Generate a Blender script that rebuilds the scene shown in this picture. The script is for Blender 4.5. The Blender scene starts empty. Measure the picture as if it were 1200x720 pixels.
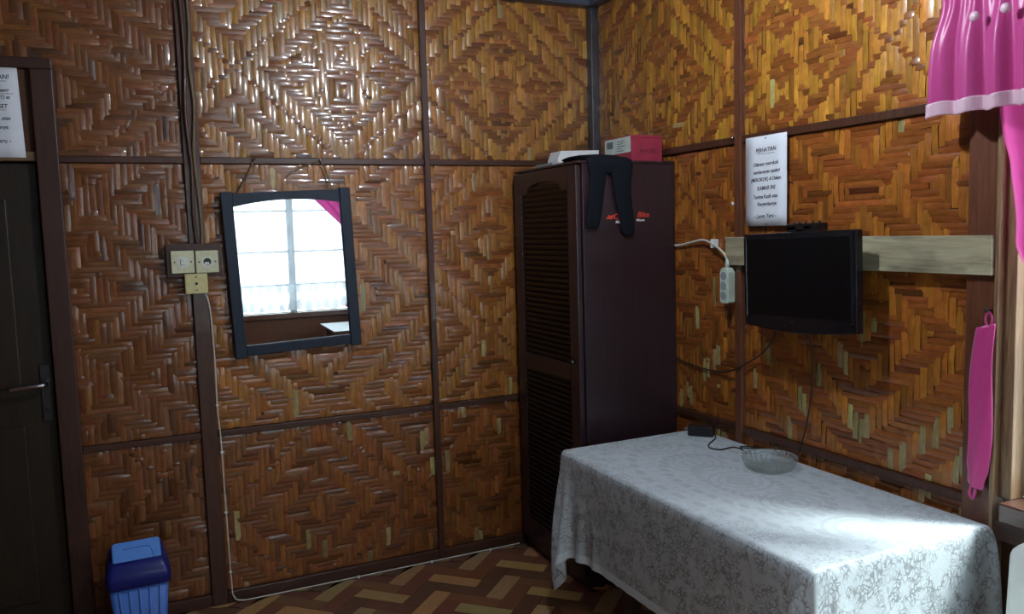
import bpy, bmesh, math, random
import numpy as np
from mathutils import Vector, Matrix

random.seed(7)
rng = np.random.default_rng(11)
S = bpy.context.scene
COL = S.collection

# ------------------------------------------------------------------ camera, world, exposure
CAM = Vector((-2.138, -3.579, 1.55))
YAW, PITCH, ROLL, FPX = 0.43151, 0.09414, -0.02911, 956.2
fw = Vector((math.sin(YAW) * math.cos(PITCH), math.cos(YAW) * math.cos(PITCH), -math.sin(PITCH)))
rt = Vector((math.cos(YAW), -math.sin(YAW), 0))
up = rt.cross(fw)
rt2 = math.cos(ROLL) * rt + math.sin(ROLL) * up
up2 = -math.sin(ROLL) * rt + math.cos(ROLL) * up
cd = bpy.data.cameras.new('camera')
cam = bpy.data.objects.new('camera', cd)
COL.objects.link(cam)
M = Matrix((rt2, up2, -fw)).transposed().to_4x4()
M.translation = CAM
cam.matrix_world = M
cd.sensor_width = 36
cd.lens = FPX / 1200 * 36
cd.clip_start = 0.02
S.camera = cam

w = bpy.data.worlds.new('world')
S.world = w
w.use_nodes = True
bg = w.node_tree.nodes['Background']
bg.inputs[0].default_value = (0.80, 0.91, 1.0, 1)
bg.inputs[1].default_value = 5.5

# hazy sun falling through the right-hand window onto the table end
sl = bpy.data.lights.new('sun', 'SUN')
sl.energy = 11.0
sl.angle = math.radians(16)
sl.color = (0.93, 0.97, 1.0)
so = bpy.data.objects.new('sun', sl)
so.rotation_euler = Vector((-0.50, 0.40, -0.77)).to_track_quat('-Z', 'Y').to_euler()
COL.objects.link(so)

S.view_settings.view_transform = 'Standard'
S.view_settings.look = 'None'
S.view_settings.gamma = 1
S.view_settings.exposure = 0.0
S.cycles.max_bounces = 14
S.cycles.transmission_bounces = 14
S.cycles.transparent_max_bounces = 16
S.cycles.use_denoising = True
LAMP_STRENGTH = 820.0
LAMP_POS = (-1.0, -1.75, 2.47)

# room: back wall y=0 (room is y<0), right wall x=0 (room is x<0)
XL, YF, ZC = -3.35, -4.28, 2.72
W2 = (-1.75, -0.22, 0.72, 2.2)      # front window x0,x1,z0,z1
W1 = (-3.75, -2.175, 0.775, 2.15)   # right window y0,y1,z0,z1


# window portals (help sampling of the daylight only)
def portal(name, loc, rot, sx, sy):
    l = bpy.data.lights.new(name, 'AREA')
    l.shape = 'RECTANGLE'
    l.size, l.size_y = sx, sy
    l.cycles.is_portal = True
    o = bpy.data.objects.new(name, l)
    o.location, o.rotation_euler = loc, rot
    COL.objects.link(o)


portal('window_portal', ((W2[0] + W2[1]) / 2, YF - 0.1, (W2[2] + W2[3]) / 2), (math.radians(90), 0, 0), W2[1] - W2[0], W2[3] - W2[2])
portal('window_portal', (0.11, (W1[0] + W1[1]) / 2, (W1[2] + W1[3]) / 2), (math.radians(90), 0, math.radians(90)), W1[1] - W1[0], W1[3] - W1[2])


# ------------------------------------------------------------------ node helper and materials
class G:
    def __init__(s, name):
        s.m = bpy.data.materials.new(name)
        s.m.use_nodes = True
        s.nt = s.m.node_tree
        s.n = s.nt.nodes
        s.bsdf = s.n['Principled BSDF']
        s.out = s.n['Material Output']

    def node(s, t, **k):
        n = s.n.new(t)
        for a, v in k.items():
            setattr(n, a, v)
        return n

    def set(s, inp, v):
        if hasattr(v, 'is_linked') or isinstance(v, bpy.types.NodeSocket):
            s.nt.links.new(v, inp)
        else:
            inp.default_value = v

    def b(s, **k):
        for a, v in k.items():
            s.set(s.bsdf.inputs[a.replace('_', ' ')], v)
        return s

    def math(s, op, a, b=0.0, c=None, clamp=False):
        n = s.node('ShaderNodeMath', operation=op, use_clamp=clamp)
        s.set(n.inputs[0], a)
        s.set(n.inputs[1], b)
        if c is not None:
            s.set(n.inputs[2], c)
        return n.outputs[0]

    def coord(s, kind='Object', scale=(1, 1, 1), rot=(0, 0, 0)):
        t = s.node('ShaderNodeTexCoord')
        m = s.node('ShaderNodeMapping')
        s.nt.links.new(t.outputs[kind], m.inputs[0])
        m.inputs['Scale'].default_value = scale
        m.inputs['Rotation'].default_value = rot
        return m.outputs[0]

    def noise(s, vec, scale=5, detail=4, rough=0.5, dist=0.0):
        n = s.node('ShaderNodeTexNoise')
        s.set(n.inputs['Vector'], vec)
        n.inputs['Scale'].default_value = scale
        n.inputs['Detail'].default_value = detail
        n.inputs['Roughness'].default_value = rough
        n.inputs['Distortion'].default_value = dist
        return n.outputs['Fac']

    def vor(s, vec, scale=5, feature='F1', rnd=1.0):
        n = s.node('ShaderNodeTexVoronoi', feature=feature)
        s.set(n.inputs['Vector'], vec)
        n.inputs['Scale'].default_value = scale
        n.inputs['Randomness'].default_value = rnd
        return n.outputs['Distance']

    def ramp(s, f, stops):
        n = s.node('ShaderNodeValToRGB')
        s.set(n.inputs[0], f)
        e = n.color_ramp.elements
        while len(e) < len(stops):
            e.new(0.5)
        for i, (p, c) in enumerate(stops):
            e[i].position = p
            e[i].color = (c[0], c[1], c[2], 1) if hasattr(c, '__len__') else (c, c, c, 1)
        return n.outputs[0]

    def mix(s, f, a, b, mode='MIX'):
        n = s.node('ShaderNodeMix', data_type='RGBA', blend_type=mode)
        s.set(n.inputs[0], f)
        for i, v in ((6, a), (7, b)):
            if not isinstance(v, bpy.types.NodeSocket):
                v = (v[0], v[1], v[2], 1)
            s.set(n.inputs[i], v)
        return n.outputs[2]

    def bump(s, h, strength=0.3, dist=0.01):
        n = s.node('ShaderNodeBump')
        n.inputs['Strength'].default_value = strength
        n.inputs['Distance'].default_value = dist
        s.set(n.inputs['Height'], h)
        s.set(s.bsdf.inputs['Normal'], n.outputs[0])
        return s


def plain(name, c, rough=0.5, metal=0.0, spec=0.5, var=0.12, scale=30.0, coat=0.0, bump=0.0):
    g = G(name)
    n = g.noise(g.coord(), scale, 4)
    lo = tuple(x * (1 - var) for x in c)
    hi = tuple(min(1, x * (1 + var)) for x in c)
    g.b(Base_Color=g.ramp(n, [(0.3, lo), (0.7, hi)]), Roughness=rough, Metallic=metal, Coat_Weight=coat)
    g.bsdf.inputs['Specular IOR Level'].default_value = spec
    if bump:
        g.bump(n, bump, 0.004)
    return g.m


def wood(name, dark, light, rough=0.45, axis=2, scale=6.0, coat=0.0, spec=0.5):
    g = G(name)
    sc = [14.0, 14.0, 14.0]
    sc[axis] = 1.0
    n = g.noise(g.coord('Object', tuple(sc)), scale, 6, 0.6, 1.0)
    n2 = g.noise(g.coord(), 3.0, 2)
    c = g.ramp(n, [(0.3, dark), (0.72, light)])
    c = g.mix(0.5, c, g.ramp(n2, [(0.3, (0.75,) * 3), (0.7, (1.15,) * 3)]), 'MULTIPLY')
    g.b(Base_Color=c, Roughness=rough, Coat_Weight=coat)
    g.bsdf.inputs['Specular IOR Level'].default_value = spec
    g.bump(n, 0.15, 0.002)
    return g.m


def bamboo_mat():
    g = G('varnished_bamboo')
    a = g.node('ShaderNodeAttribute', attribute_name='tint')
    uv = g.coord('UV', (1, 1, 1))
    m = g.node('ShaderNodeMapping')
    g.nt.links.new(uv, m.inputs[0])
    m.inputs['Scale'].default_value = (14, 260, 1)
    fib = g.noise(m.outputs[0], 1.0, 3, 0.6)
    blot = g.noise(uv, 26.0, 3, 0.6)
    c = g.mix(0.75, a.outputs['Color'], g.ramp(fib, [(0.28, (0.50, 0.45, 0.42)), (0.7, (1.25, 1.25, 1.2))]), 'MULTIPLY')
    c = g.mix(0.6, c, g.ramp(blot, [(0.3, (0.62, 0.55, 0.52)), (0.66, (1.2, 1.2, 1.15))]), 'MULTIPLY')
    g.b(Base_Color=c, Roughness=g.ramp(blot, [(0.3, 0.30), (0.8, 0.46)]), Coat_Weight=0.6, Coat_Roughness=0.13)
    g.bump(fib, 0.35, 0.0012)
    return g.m


def weave_flat_mat():
    # distant side and front walls: same mat, read only as colour
    g = G('woven_wall_plain')
    v = g.coord('Object', (1, 1, 1))
    ck = g.node('ShaderNodeTexChecker')
    g.set(ck.inputs['Vector'], v)
    ck.inputs['Scale'].default_value = 46
    n = g.noise(g.coord('Object', (40, 40, 6)), 2.0, 4)
    c = g.mix(ck.outputs['Fac'], (0.085, 0.030, 0.016), (0.105, 0.040, 0.018))
    c = g.mix(0.5, c, g.ramp(n, [(0.3, (0.6,) * 3), (0.7, (1.2,) * 3)]), 'MULTIPLY')
    g.b(Base_Color=c, Roughness=0.4)
    return g.m


def lace_mat(top_c=(0.0, 0.0), half=(0.335, 0.645)):
    """white lace, UV in metres centred on the table top"""
    g = G('white_lace')
    t = g.node('ShaderNodeTexCoord')
    sp = g.node('ShaderNodeSeparateXYZ')
    g.nt.links.new(t.outputs['UV'], sp.inputs[0])
    x, y = sp.outputs[0], sp.outputs[1]
    uv = t.outputs['UV']
    # flower / leaf outlines
    dn = g.node('ShaderNodeTexNoise')
    g.set(dn.inputs['Vector'], uv)
    dn.inputs['Scale'].default_value = 26
    va = g.node('ShaderNodeVectorMath', operation='SCALE')
    g.nt.links.new(dn.outputs['Color'], va.inputs[0])
    va.inputs['Scale'].default_value = 0.03
    vb = g.node('ShaderNodeVectorMath', operation='ADD')
    g.nt.links.new(uv, vb.inputs[0])
    g.nt.links.new(va.outputs[0], vb.inputs[1])
    edge = g.vor(vb.outputs[0], 62, 'DISTANCE_TO_EDGE')
    outl = g.ramp(edge, [(0.03, 1.0), (0.13, 0.0)])
    petal = g.math('SINE', g.math('MULTIPLY', g.vor(vb.outputs[0], 19, 'F1', 0.8), 46.0))
    petal = g.math('GREATER_THAN', petal, 0.55)
    gate = g.ramp(g.noise(uv, 20, 2, 0.5, 1.0), [(0.40, 0.12), (0.56, 1.0)])
    flor = g.math('MULTIPLY', g.math('MAXIMUM', outl, g.math('MULTIPLY', petal, 0.8)), gate)
    # where: strong on the drops and toward the rim, weak in the middle
    ex = g.math('DIVIDE', x, half[0])
    ey = g.math('DIVIDE', y, half[1])
    re = g.math('SQRT', g.math('ADD', g.math('MULTIPLY', ex, ex), g.math('MULTIPLY', ey, ey)))
    rim = g.ramp(g.math('MULTIPLY', re, 0.5), [(0.36, 0.22), (0.5, 0.95)])
    flor = g.math('MULTIPLY', flor, rim)
    # oval rings and dots of the centre medallion
    ring = g.math('ADD', g.math('MULTIPLY', g.math('SINE', g.math('MULTIPLY', re, 26.0)), 0.5), 0.5)
    ring = g.math('MULTIPLY', g.math('GREATER_THAN', ring, 0.8), g.math('LESS_THAN', re, 0.92))
    dots = g.math('LESS_THAN', g.vor(uv, 22, 'F1', 0.1), 0.24)
    ang = g.math('ARCTAN2', ey, ex)
    scal = g.math('GREATER_THAN', g.math('SINE', g.math('MULTIPLY', ang, 34.0)), -0.2)
    med = g.math('MULTIPLY', g.math('MULTIPLY', ring, scal), 0.55)
    inner = g.math('LESS_THAN', re, 0.85)
    # round medallions along the middle
    ym = g.math('SUBTRACT', g.math('MODULO', g.math('ADD', y, 10.125), 0.25), 0.125)
    rr = g.math('SQRT', g.math('ADD', g.math('MULTIPLY', x, x), g.math('MULTIPLY', ym, ym)))
    rosette = g.math('GREATER_THAN', g.math('SINE', g.math('MULTIPLY', rr, 200.0)), 0.45)
    rosette = g.math('MULTIPLY', rosette, g.math('LESS_THAN', rr, 0.115))
    rosette = g.math('MULTIPLY', g.math('MULTIPLY', rosette, inner), 0.45)
    dd = g.math('MULTIPLY', g.math('MULTIPLY', dots, inner), 0.3)
    hole = g.math('MAXIMUM', g.math('MAXIMUM', flor, med), g.math('MAXIMUM', rosette, dd))
    # plain hem and net ground
    net = g.math('MULTIPLY', g.noise(uv, 300, 1), 0.10)
    hx = g.math('SUBTRACT', 0.668, g.math('ABSOLUTE', x))
    hy = g.math('MINIMUM', g.math('SUBTRACT', 0.89, y), g.math('ADD', 1.01, y))
    hem = g.math('LESS_THAN', g.math('MINIMUM', hx, hy), 0.03)
    hole = g.math('MULTIPLY', g.math('ADD', hole, net), g.math('SUBTRACT', 1.0, hem))
    dropz = g.math('GREATER_THAN', g.math('MAXIMUM', g.math('ABSOLUTE', ex), g.math('ABSOLUTE', ey)), 1.0)
    sheer = g.math('ADD', 0.05, g.math('MULTIPLY', dropz, 0.15))
    sheer = g.math('MULTIPLY', sheer, g.math('SUBTRACT', 1.0, hem))
    hole = g.math('MINIMUM', g.math('ADD', sheer, g.math('MULTIPLY', hole, g.math('ADD', 0.30, g.math('MULTIPLY', dropz, 0.15)))), 0.85)
    g.b(Base_Color=(0.78, 0.88, 0.92, 1), Roughness=0.6, Sheen_Weight=0.1)
    tr = g.node('ShaderNodeBsdfTranslucent')
    tr.inputs[0].default_value = (0.80, 0.84, 0.92, 1)
    m1 = g.node('ShaderNodeMixShader')
    m1.inputs[0].default_value = 0.22
    g.nt.links.new(g.bsdf.outputs[0], m1.inputs[1])
    g.nt.links.new(tr.outputs[0], m1.inputs[2])
    tp = g.node('ShaderNodeBsdfTransparent')
    m2 = g.node('ShaderNodeMixShader')
    g.set(m2.inputs[0], hole)
    g.nt.links.new(m1.outputs[0], m2.inputs[1])
    g.nt.links.new(tp.outputs[0], m2.inputs[2])
    g.nt.links.new(m2.outputs[0], g.out.inputs[0])
    return g.m


def sheer_mat():
    """thin window net with a figured scalloped hem, UV in metres"""
    g = G('sheer_net')
    t = g.node('ShaderNodeTexCoord')
    sp = g.node('ShaderNodeSeparateXYZ')
    g.nt.links.new(t.outputs['UV'], sp.inputs[0])
    z = sp.outputs[1]
    band = g.math('LESS_THAN', z, 0.24)
    m = g.node('ShaderNodeMapping')
    g.nt.links.new(t.outputs['UV'], m.inputs[0])
    m.inputs['Scale'].default_value = (9, 5, 1)
    v = g.vor(m.outputs[0], 1.0, 'F1', 0.25)
    fig = g.math('LESS_THAN', v, 0.36)
    dense = g.math('MULTIPLY', band, g.math('ADD', 0.38, g.math('MULTIPLY', fig, 0.3)))
    dif = g.node('ShaderNodeBsdfDiffuse')
    dif.inputs[0].default_value = (0.55, 0.57, 0.60, 1)
    trl = g.node('ShaderNodeBsdfTranslucent')
    trl.inputs[0].default_value = (0.34, 0.37, 0.41, 1)
    m1 = g.node('ShaderNodeMixShader')
    m1.inputs[0].default_value = 0.5
    g.nt.links.new(dif.outputs[0], m1.inputs[1])
    g.nt.links.new(trl.outputs[0], m1.inputs[2])
    tp = g.node('ShaderNodeBsdfTransparent')
    m2 = g.node('ShaderNodeMixShader')
    g.set(m2.inputs[0], g.math('ADD', 0.5, g.math('MULTIPLY', dense, 0.6)))
    g.nt.links.new(tp.outputs[0], m2.inputs[1])
    g.nt.links.new(m1.outputs[0], m2.inputs[2])
    g.nt.links.new(m2.outputs[0], g.out.inputs[0])
    return g.m


def satin_mat(name, c, transl=0.25):
    g = G(name)
    n = g.noise(g.coord('Object', (60, 60, 8)), 6, 3)
    g.b(Base_Color=g.ramp(n, [(0.3, tuple(v * 0.85 for v in c)), (0.7, c)]), Roughness=0.34, Sheen_Weight=0.4, Sheen_Roughness=0.4)
    g.bump(n, 0.1, 0.002)
    tr = g.node('ShaderNodeBsdfTranslucent')
    tr.inputs[0].default_value = (c[0], c[1], c[2], 1)
    m1 = g.node('ShaderNodeMixShader')
    m1.inputs[0].default_value = transl
    g.nt.links.new(g.bsdf.outputs[0], m1.inputs[1])
    g.nt.links.new(tr.outputs[0], m1.inputs[2])
    g.nt.links.new(m1.outputs[0], g.out.inputs[0])
    return g.m


def glass_mat(name, c=(1, 1, 1), rough=0.02):
    g = G(name)
    g.b(Base_Color=(*c, 1), Roughness=rough, IOR=1.38, Transmission_Weight=1.0)
    tp = g.node('ShaderNodeBsdfTransparent')
    tp.inputs[0].default_value = (0.95, 0.985, 0.975, 1)
    m = g.node('ShaderNodeMixShader')
    m.inputs[0].default_value = 0.55
    g.nt.links.new(g.bsdf.outputs[0], m.inputs[1])
    g.nt.links.new(tp.outputs[0], m.inputs[2])
    g.nt.links.new(m.outputs[0], g.out.inputs[0])
    return g.m


def pane_mat():
    g = G('window_glass')
    f = g.node('ShaderNodeLayerWeight')
    f.inputs[0].default_value = 0.5
    fac = g.math('ADD', 0.03, g.math('MULTIPLY', g.math('POWER', f.outputs['Facing'], 5.0), 0.7))
    gl = g.node('ShaderNodeBsdfGlossy')
    gl.inputs['Roughness'].default_value = 0.02
    tp = g.node('ShaderNodeBsdfTransparent')
    tp.inputs[0].default_value = (0.95, 0.98, 0.97, 1)
    m = g.node('ShaderNodeMixShader')
    g.set(m.inputs[0], fac)
    g.nt.links.new(tp.outputs[0], m.inputs[1])
    g.nt.links.new(gl.outputs[0], m.inputs[2])
    g.nt.links.new(m.outputs[0], g.out.inputs[0])
    return g.m


MT = {}
MT['pane'] = pane_mat()
MT['bamboo'] = bamboo_mat()
MT['backing'] = plain('dark_mat_backing', (0.07, 0.026, 0.010), 0.7)
MT['weave'] = weave_flat_mat()
MT['batten'] = wood('dark_batten_wood', (0.040, 0.015, 0.009), (0.095, 0.036, 0.019), 0.4, coat=0.2)
MT['batten_h'] = wood('dark_batten_wood_level', (0.040, 0.015, 0.009), (0.095, 0.036, 0.019), 0.4, axis=0, coat=0.2)
MT['stud'] = wood('red_stud_wood', (0.085, 0.028, 0.014), (0.17, 0.060, 0.028), 0.4, coat=0.2)
MT['slat'] = wood('shaded_slat_wood', (0.007, 0.004, 0.005), (0.016, 0.008, 0.010), 0.4, axis=1)  # wardrobe wood made darker: shade on the louvre slats put into the colour
MT['post'] = wood('corner_post_wood', (0.020, 0.017, 0.022), (0.050, 0.042, 0.050), 0.35, coat=0.3)
MT['door'] = wood('door_wood', (0.013, 0.009, 0.005), (0.032, 0.020, 0.010), 0.45)
MT['frame'] = wood('door_frame_wood', (0.035, 0.014, 0.009), (0.07, 0.028, 0.018), 0.45)
MT['ledge'] = wood('pale_ledge_wood', (0.10, 0.065, 0.03), (0.20, 0.13, 0.06), 0.5, axis=0)
MT['ward'] = wood('wardrobe_wood', (0.016, 0.008, 0.011), (0.034, 0.015, 0.020), 0.38, coat=0.25)
MT['ceiling'] = plain('ceiling_board', (0.22, 0.25, 0.32), 0.6)
MT['beam'] = wood('wall_plate_wood', (0.035, 0.04, 0.06), (0.09, 0.10, 0.14), 0.4, axis=0)
MT['plank'] = wood('raw_pine_plank', (0.26, 0.22, 0.13), (0.48, 0.44, 0.29), 0.6, axis=1, scale=4)
_nt = MT['plank'].node_tree
_b = _nt.nodes['Principled BSDF']
_src = _b.inputs['Base Color'].links[0].from_socket
_tc = _nt.nodes.new('ShaderNodeTexCoord')
_mp = _nt.nodes.new('ShaderNodeMapping')
_mp.inputs['Scale'].default_value = (5, 3.2, 9)
_mp.inputs['Location'].default_value = (0.3, 0.4, 0.2)
_nz = _nt.nodes.new('ShaderNodeTexNoise')
_nz.inputs['Scale'].default_value = 1.6
_nz.inputs['Detail'].default_value = 5
_rp = _nt.nodes.new('ShaderNodeValToRGB')
_rp.color_ramp.elements[0].position, _rp.color_ramp.elements[1].position = 0.36, 0.52
_rp.color_ramp.elements[0].color, _rp.color_ramp.elements[1].color = (0.45, 0.46, 0.47, 1), (1, 1, 1, 1)
_mx = _nt.nodes.new('ShaderNodeMix')
_mx.data_type, _mx.blend_type = 'RGBA', 'MULTIPLY'
_mx.inputs[0].default_value = 0.8
_nt.links.new(_tc.outputs['Object'], _mp.inputs[0])
_nt.links.new(_mp.outputs[0], _nz.inputs['Vector'])
_nt.links.new(_nz.outputs['Fac'], _rp.inputs[0])
_nt.links.new(_src, _mx.inputs[6])
_nt.links.new(_rp.outputs[0], _mx.inputs[7])
_nt.links.new(_mx.outputs[2], _b.inputs['Base Color'])
MT['sill'] = wood('window_wood', (0.05, 0.022, 0.015), (0.12, 0.055, 0.035), 0.35, axis=1, coat=0.3)
MT['jamb'] = wood('window_jamb_wood', (0.14, 0.075, 0.04), (0.30, 0.19, 0.10), 0.4)
MT['iron'] = plain('dull_iron', (0.12, 0.12, 0.13), 0.35, 1.0)
MT['steel'] = plain('bright_steel', (0.6, 0.6, 0.6), 0.25, 1.0)
MT['black'] = plain('black_plastic', (0.010, 0.010, 0.012), 0.32)
MT['bezel'] = plain('gloss_black_plastic', (0.006, 0.007, 0.010), 0.12)
MT['screen'] = plain('dark_screen', (0.004, 0.004, 0.005), 0.22, spec=0.3)
MT['cordblk'] = plain('black_rubber_cord', (0.012, 0.012, 0.012), 0.5)
MT['cordwht'] = plain('white_cord', (0.62, 0.60, 0.52), 0.5)
MT['oldcord'] = plain('aged_cord', (0.16, 0.11, 0.06), 0.5)
MT['cream'] = plain('aged_cream_plastic', (0.62, 0.62, 0.40), 0.4, var=0.08, scale=60)
MT['cream2'] = plain('yellow_cream_plastic', (0.62, 0.56, 0.26), 0.4, var=0.08, scale=60)
MT['pale'] = plain('pale_switch_plastic', (0.66, 0.70, 0.62), 0.35)
MT['dark'] = plain('dark_hole', (0.02, 0.02, 0.02), 0.6)
MT['stripw'] = plain('white_socket_plastic', (0.55, 0.66, 0.54), 0.35)
MT['mframe'] = wood('blue_black_frame_paint', (0.009, 0.016, 0.030), (0.016, 0.028, 0.052), 0.4, spec=0.3)
gm = G('mirror_silver')
gm.b(Base_Color=(0.93, 0.95, 0.96, 1), Metallic=1.0, Roughness=0.01)
MT['mirror'] = gm.m
MT['bin'] = plain('mid_blue_plastic', (0.07, 0.20, 0.62), 0.42, var=0.06)
MT['binlid'] = plain('light_blue_plastic', (0.10, 0.29, 0.78), 0.35, var=0.05)
MT['bindark'] = plain('navy_plastic', (0.010, 0.015, 0.16), 0.35, var=0.06)
MT['paper'] = plain('white_paper', (0.74, 0.78, 0.84), 0.8, var=0.03)
MT['ink'] = plain('black_marker_ink', (0.03, 0.03, 0.06), 0.8)
MT['card'] = plain('white_card', (0.78, 0.82, 0.82), 0.7, var=0.03)
MT['greycard'] = plain('grey_card', (0.30, 0.31, 0.34), 0.7)
MT['maroon'] = plain('maroon_card', (0.30, 0.025, 0.055), 0.5)
MT['maroon2'] = plain('dark_maroon_print', (0.10, 0.008, 0.02), 0.5)
MT['label'] = plain('pale_label', (0.55, 0.62, 0.56), 0.6)
MT['labelink'] = plain('grey_label_ink', (0.12, 0.16, 0.17), 0.6)
MT['redprint'] = plain('red_sticker', (0.62, 0.05, 0.035), 0.5)
MT['whiteprint'] = plain('white_sticker', (0.7, 0.7, 0.7), 0.5)
MT['knit'] = plain('black_knit', (0.006, 0.008, 0.012), 0.9, spec=0.15, bump=0.3, scale=300)
MT['lace'] = lace_mat()
MT['sheer'] = sheer_mat()
MT['pink'] = satin_mat('pink_satin', (0.60, 0.075, 0.31))
MT['pink2'] = satin_mat('deep_pink_towelling', (0.66, 0.06, 0.28), 0.1)
MT['palepink'] = satin_mat('pale_pink_lace', (0.80, 0.55, 0.66), 0.15)
MT['glass'] = glass_mat('clear_glass', (0.97, 1.0, 0.99))
MT['muntin'] = wood('pale_painted_window_wood', (0.42, 0.50, 0.52), (0.56, 0.62, 0.62), 0.5)
MT['tablewood'] = wood('table_wood', (0.035, 0.018, 0.012), (0.08, 0.042, 0.026), 0.4, axis=1)
MT['peel'] = plain('orange_peel', (0.55, 0.24, 0.09), 0.6)
MT['chair'] = plain('white_chair_plastic', (0.80, 0.84, 0.80), 0.4, var=0.04)
MT['floorbase'] = plain('floor_underlay', (0.05, 0.028, 0.016), 0.6)
MT['concrete'] = plain('outside_concrete', (0.55, 0.56, 0.54), 0.9, var=0.15, scale=4)
gf = G('parquet_print')
fa = gf.node('ShaderNodeAttribute', attribute_name='tint')
fnz = gf.noise(gf.coord('UV', (6, 60, 1)), 3, 4)
gf.b(Base_Color=gf.mix(0.6, fa.outputs['Color'], gf.ramp(fnz, [(0.3, (0.7,) * 3), (0.7, (1.15,) * 3)]), 'MULTIPLY'), Roughness=0.42)
MT['parquet'] = gf.m
ge = G('lit_bulb')
ge.b(Base_Color=(1, 1, 1, 1), Emission_Color=(0.86, 0.93, 1.0, 1), Emission_Strength=LAMP_STRENGTH)
MT['bulb'] = ge.m


# ------------------------------------------------------------------ mesh helpers
def world_off(p):
    v = Vector((0, 0, 0))
    while p is not None:
        v += p.location
        p = p.parent
    return v


class MB:
    def __init__(s):
        s.v, s.f, s.sm = [], [], []

    def add(s, vs, fs, smooth=False):
        o = len(s.v)
        s.v += [tuple(v) for v in vs]
        s.f += [tuple(i + o for i in f) for f in fs]
        s.sm += [smooth] * len(fs)
        return s

    def box(s, x0, x1, y0, y1, z0, z1, mat=None):
        vs = [Vector((x, y, z)) for z in (z0, z1) for x, y in ((x0, y0), (x1, y0), (x1, y1), (x0, y1))]
        if mat is not None:
            vs = [mat @ v for v in vs]
        return s.add(vs, [(3, 2, 1, 0), (4, 5, 6, 7), (0, 1, 5, 4), (1, 2, 6, 5), (2, 3, 7, 6), (3, 0, 4, 7)])

    def prism(s, poly, to3, d0, d1, smooth=False):
        """poly: 2D ccw points, to3(u,v,d)->3D"""
        n = len(poly)
        vs = [to3(u, v, d0) for u, v in poly] + [to3(u, v, d1) for u, v in poly]
        fs = [tuple(range(n - 1, -1, -1)), tuple(range(n, 2 * n))]
        fs += [(i, (i + 1) % n, n + (i + 1) % n, n + i) for i in range(n)]
        return s.add(vs, fs, smooth)

    def tube(s, pts, r, seg=8, cap=True, smooth=True):
        pts = [Vector(p) for p in pts]
        n = len(pts)
        rs = r if hasattr(r, '__len__') else [r] * n
        vs = []
        prev = None
        for i, p in enumerate(pts):
            t = (pts[min(i + 1, n - 1)] - pts[max(i - 1, 0)]).normalized()
            if prev is None:
                a = Vector((0, 0, 1)) if abs(t.z) < 0.9 else Vector((1, 0, 0))
                nx = t.cross(a).normalized()
            else:
                nx = (prev - t * prev.dot(t)).normalized()
            prev = nx
            ny = t.cross(nx)
            for k in range(seg):
                a = 2 * math.pi * k / seg
                vs.append(p + (nx * math.cos(a) + ny * math.sin(a)) * rs[i])
        fs = []
        for i in range(n - 1):
            for k in range(seg):
                k2 = (k + 1) % seg
                fs.append((i * seg + k, i * seg + k2, (i + 1) * seg + k2, (i + 1) * seg + k))
        if cap:
            fs.append(tuple(range(seg - 1, -1, -1)))
            fs.append(tuple(range((n - 1) * seg, n * seg)))
        return s.add(vs, fs, smooth)

    def lathe(s, prof, c, seg=32, mod=None, smooth=True):
        """prof list of (r,z); c centre; mod(angle,i)->radius factor"""
        vs = []
        for i, (r, z) in enumerate(prof):
            for k in range(seg):
                a = 2 * math.pi * k / seg
                q = r * (mod(a, i) if mod else 1)
                vs.append((c[0] + q * math.cos(a), c[1] + q * math.sin(a), c[2] + z))
        fs = []
        for i in range(len(prof) - 1):
            for k in range(seg):
                k2 = (k + 1) % seg
                fs.append((i * seg + k, i * seg + k2, (i + 1) * seg + k2, (i + 1) * seg + k))
        fs.append(tuple(range(seg - 1, -1, -1)))
        fs.append(tuple(range((len(prof) - 1) * seg, len(prof) * seg)))
        return s.add(vs, fs, smooth)

    def grid(s, P, smooth=True):
        """P: array (nu, nv, 3)"""
        nu, nv = P.shape[:2]
        fs = [(i * nv + j, (i + 1) * nv + j, (i + 1) * nv + j + 1, i * nv + j + 1) for i in range(nu - 1) for j in range(nv - 1)]
        return s.add(P.reshape(-1, 3), fs, smooth)

    def build(s, name, mat, parent=None, bevel=0.0, solid=0.0, subsurf=0, xf=None, seg=2):
        off = world_off(parent)
        vs = s.v if xf is None else [tuple(xf @ Vector(v)) for v in s.v]
        me = bpy.data.meshes.new(name)
        me.from_pydata([(v[0] - off.x, v[1] - off.y, v[2] - off.z) for v in vs], [], s.f)
        me.polygons.foreach_set('use_smooth', s.sm)
        me.materials.append(mat)
        me.update()
        o = bpy.data.objects.new(name, me)
        COL.objects.link(o)
        o.parent = parent
        if subsurf:
            m = o.modifiers.new('subsurf', 'SUBSURF')
            m.levels = m.render_levels = subsurf
        if solid:
            m = o.modifiers.new('solid', 'SOLIDIFY')
            m.thickness = solid
            m.offset = 0
        if bevel:
            m = o.modifiers.new('bevel', 'BEVEL')
            m.width = bevel
            m.segments = seg
            m.limit_method = 'ANGLE'
            m.angle_limit = math.radians(40)
            m.harden_normals = False
        return o


def box(name, b, mat, parent=None, bevel=0.0, xf=None):
    return MB().box(*b).build(name, mat, parent, bevel, xf=xf)


def tag(o, label, cat, group=None):
    o['label'] = label
    o['category'] = cat
    if group:
        o['group'] = group
    return o


def thing(name, label, cat, loc, group=None):
    o = bpy.data.objects.new(name, None)
    o.empty_display_size = 0.05
    COL.objects.link(o)
    o.location = loc
    return tag(o, label, cat, group)


def struct(o):
    o['kind'] = 'structure'
    return o


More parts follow.
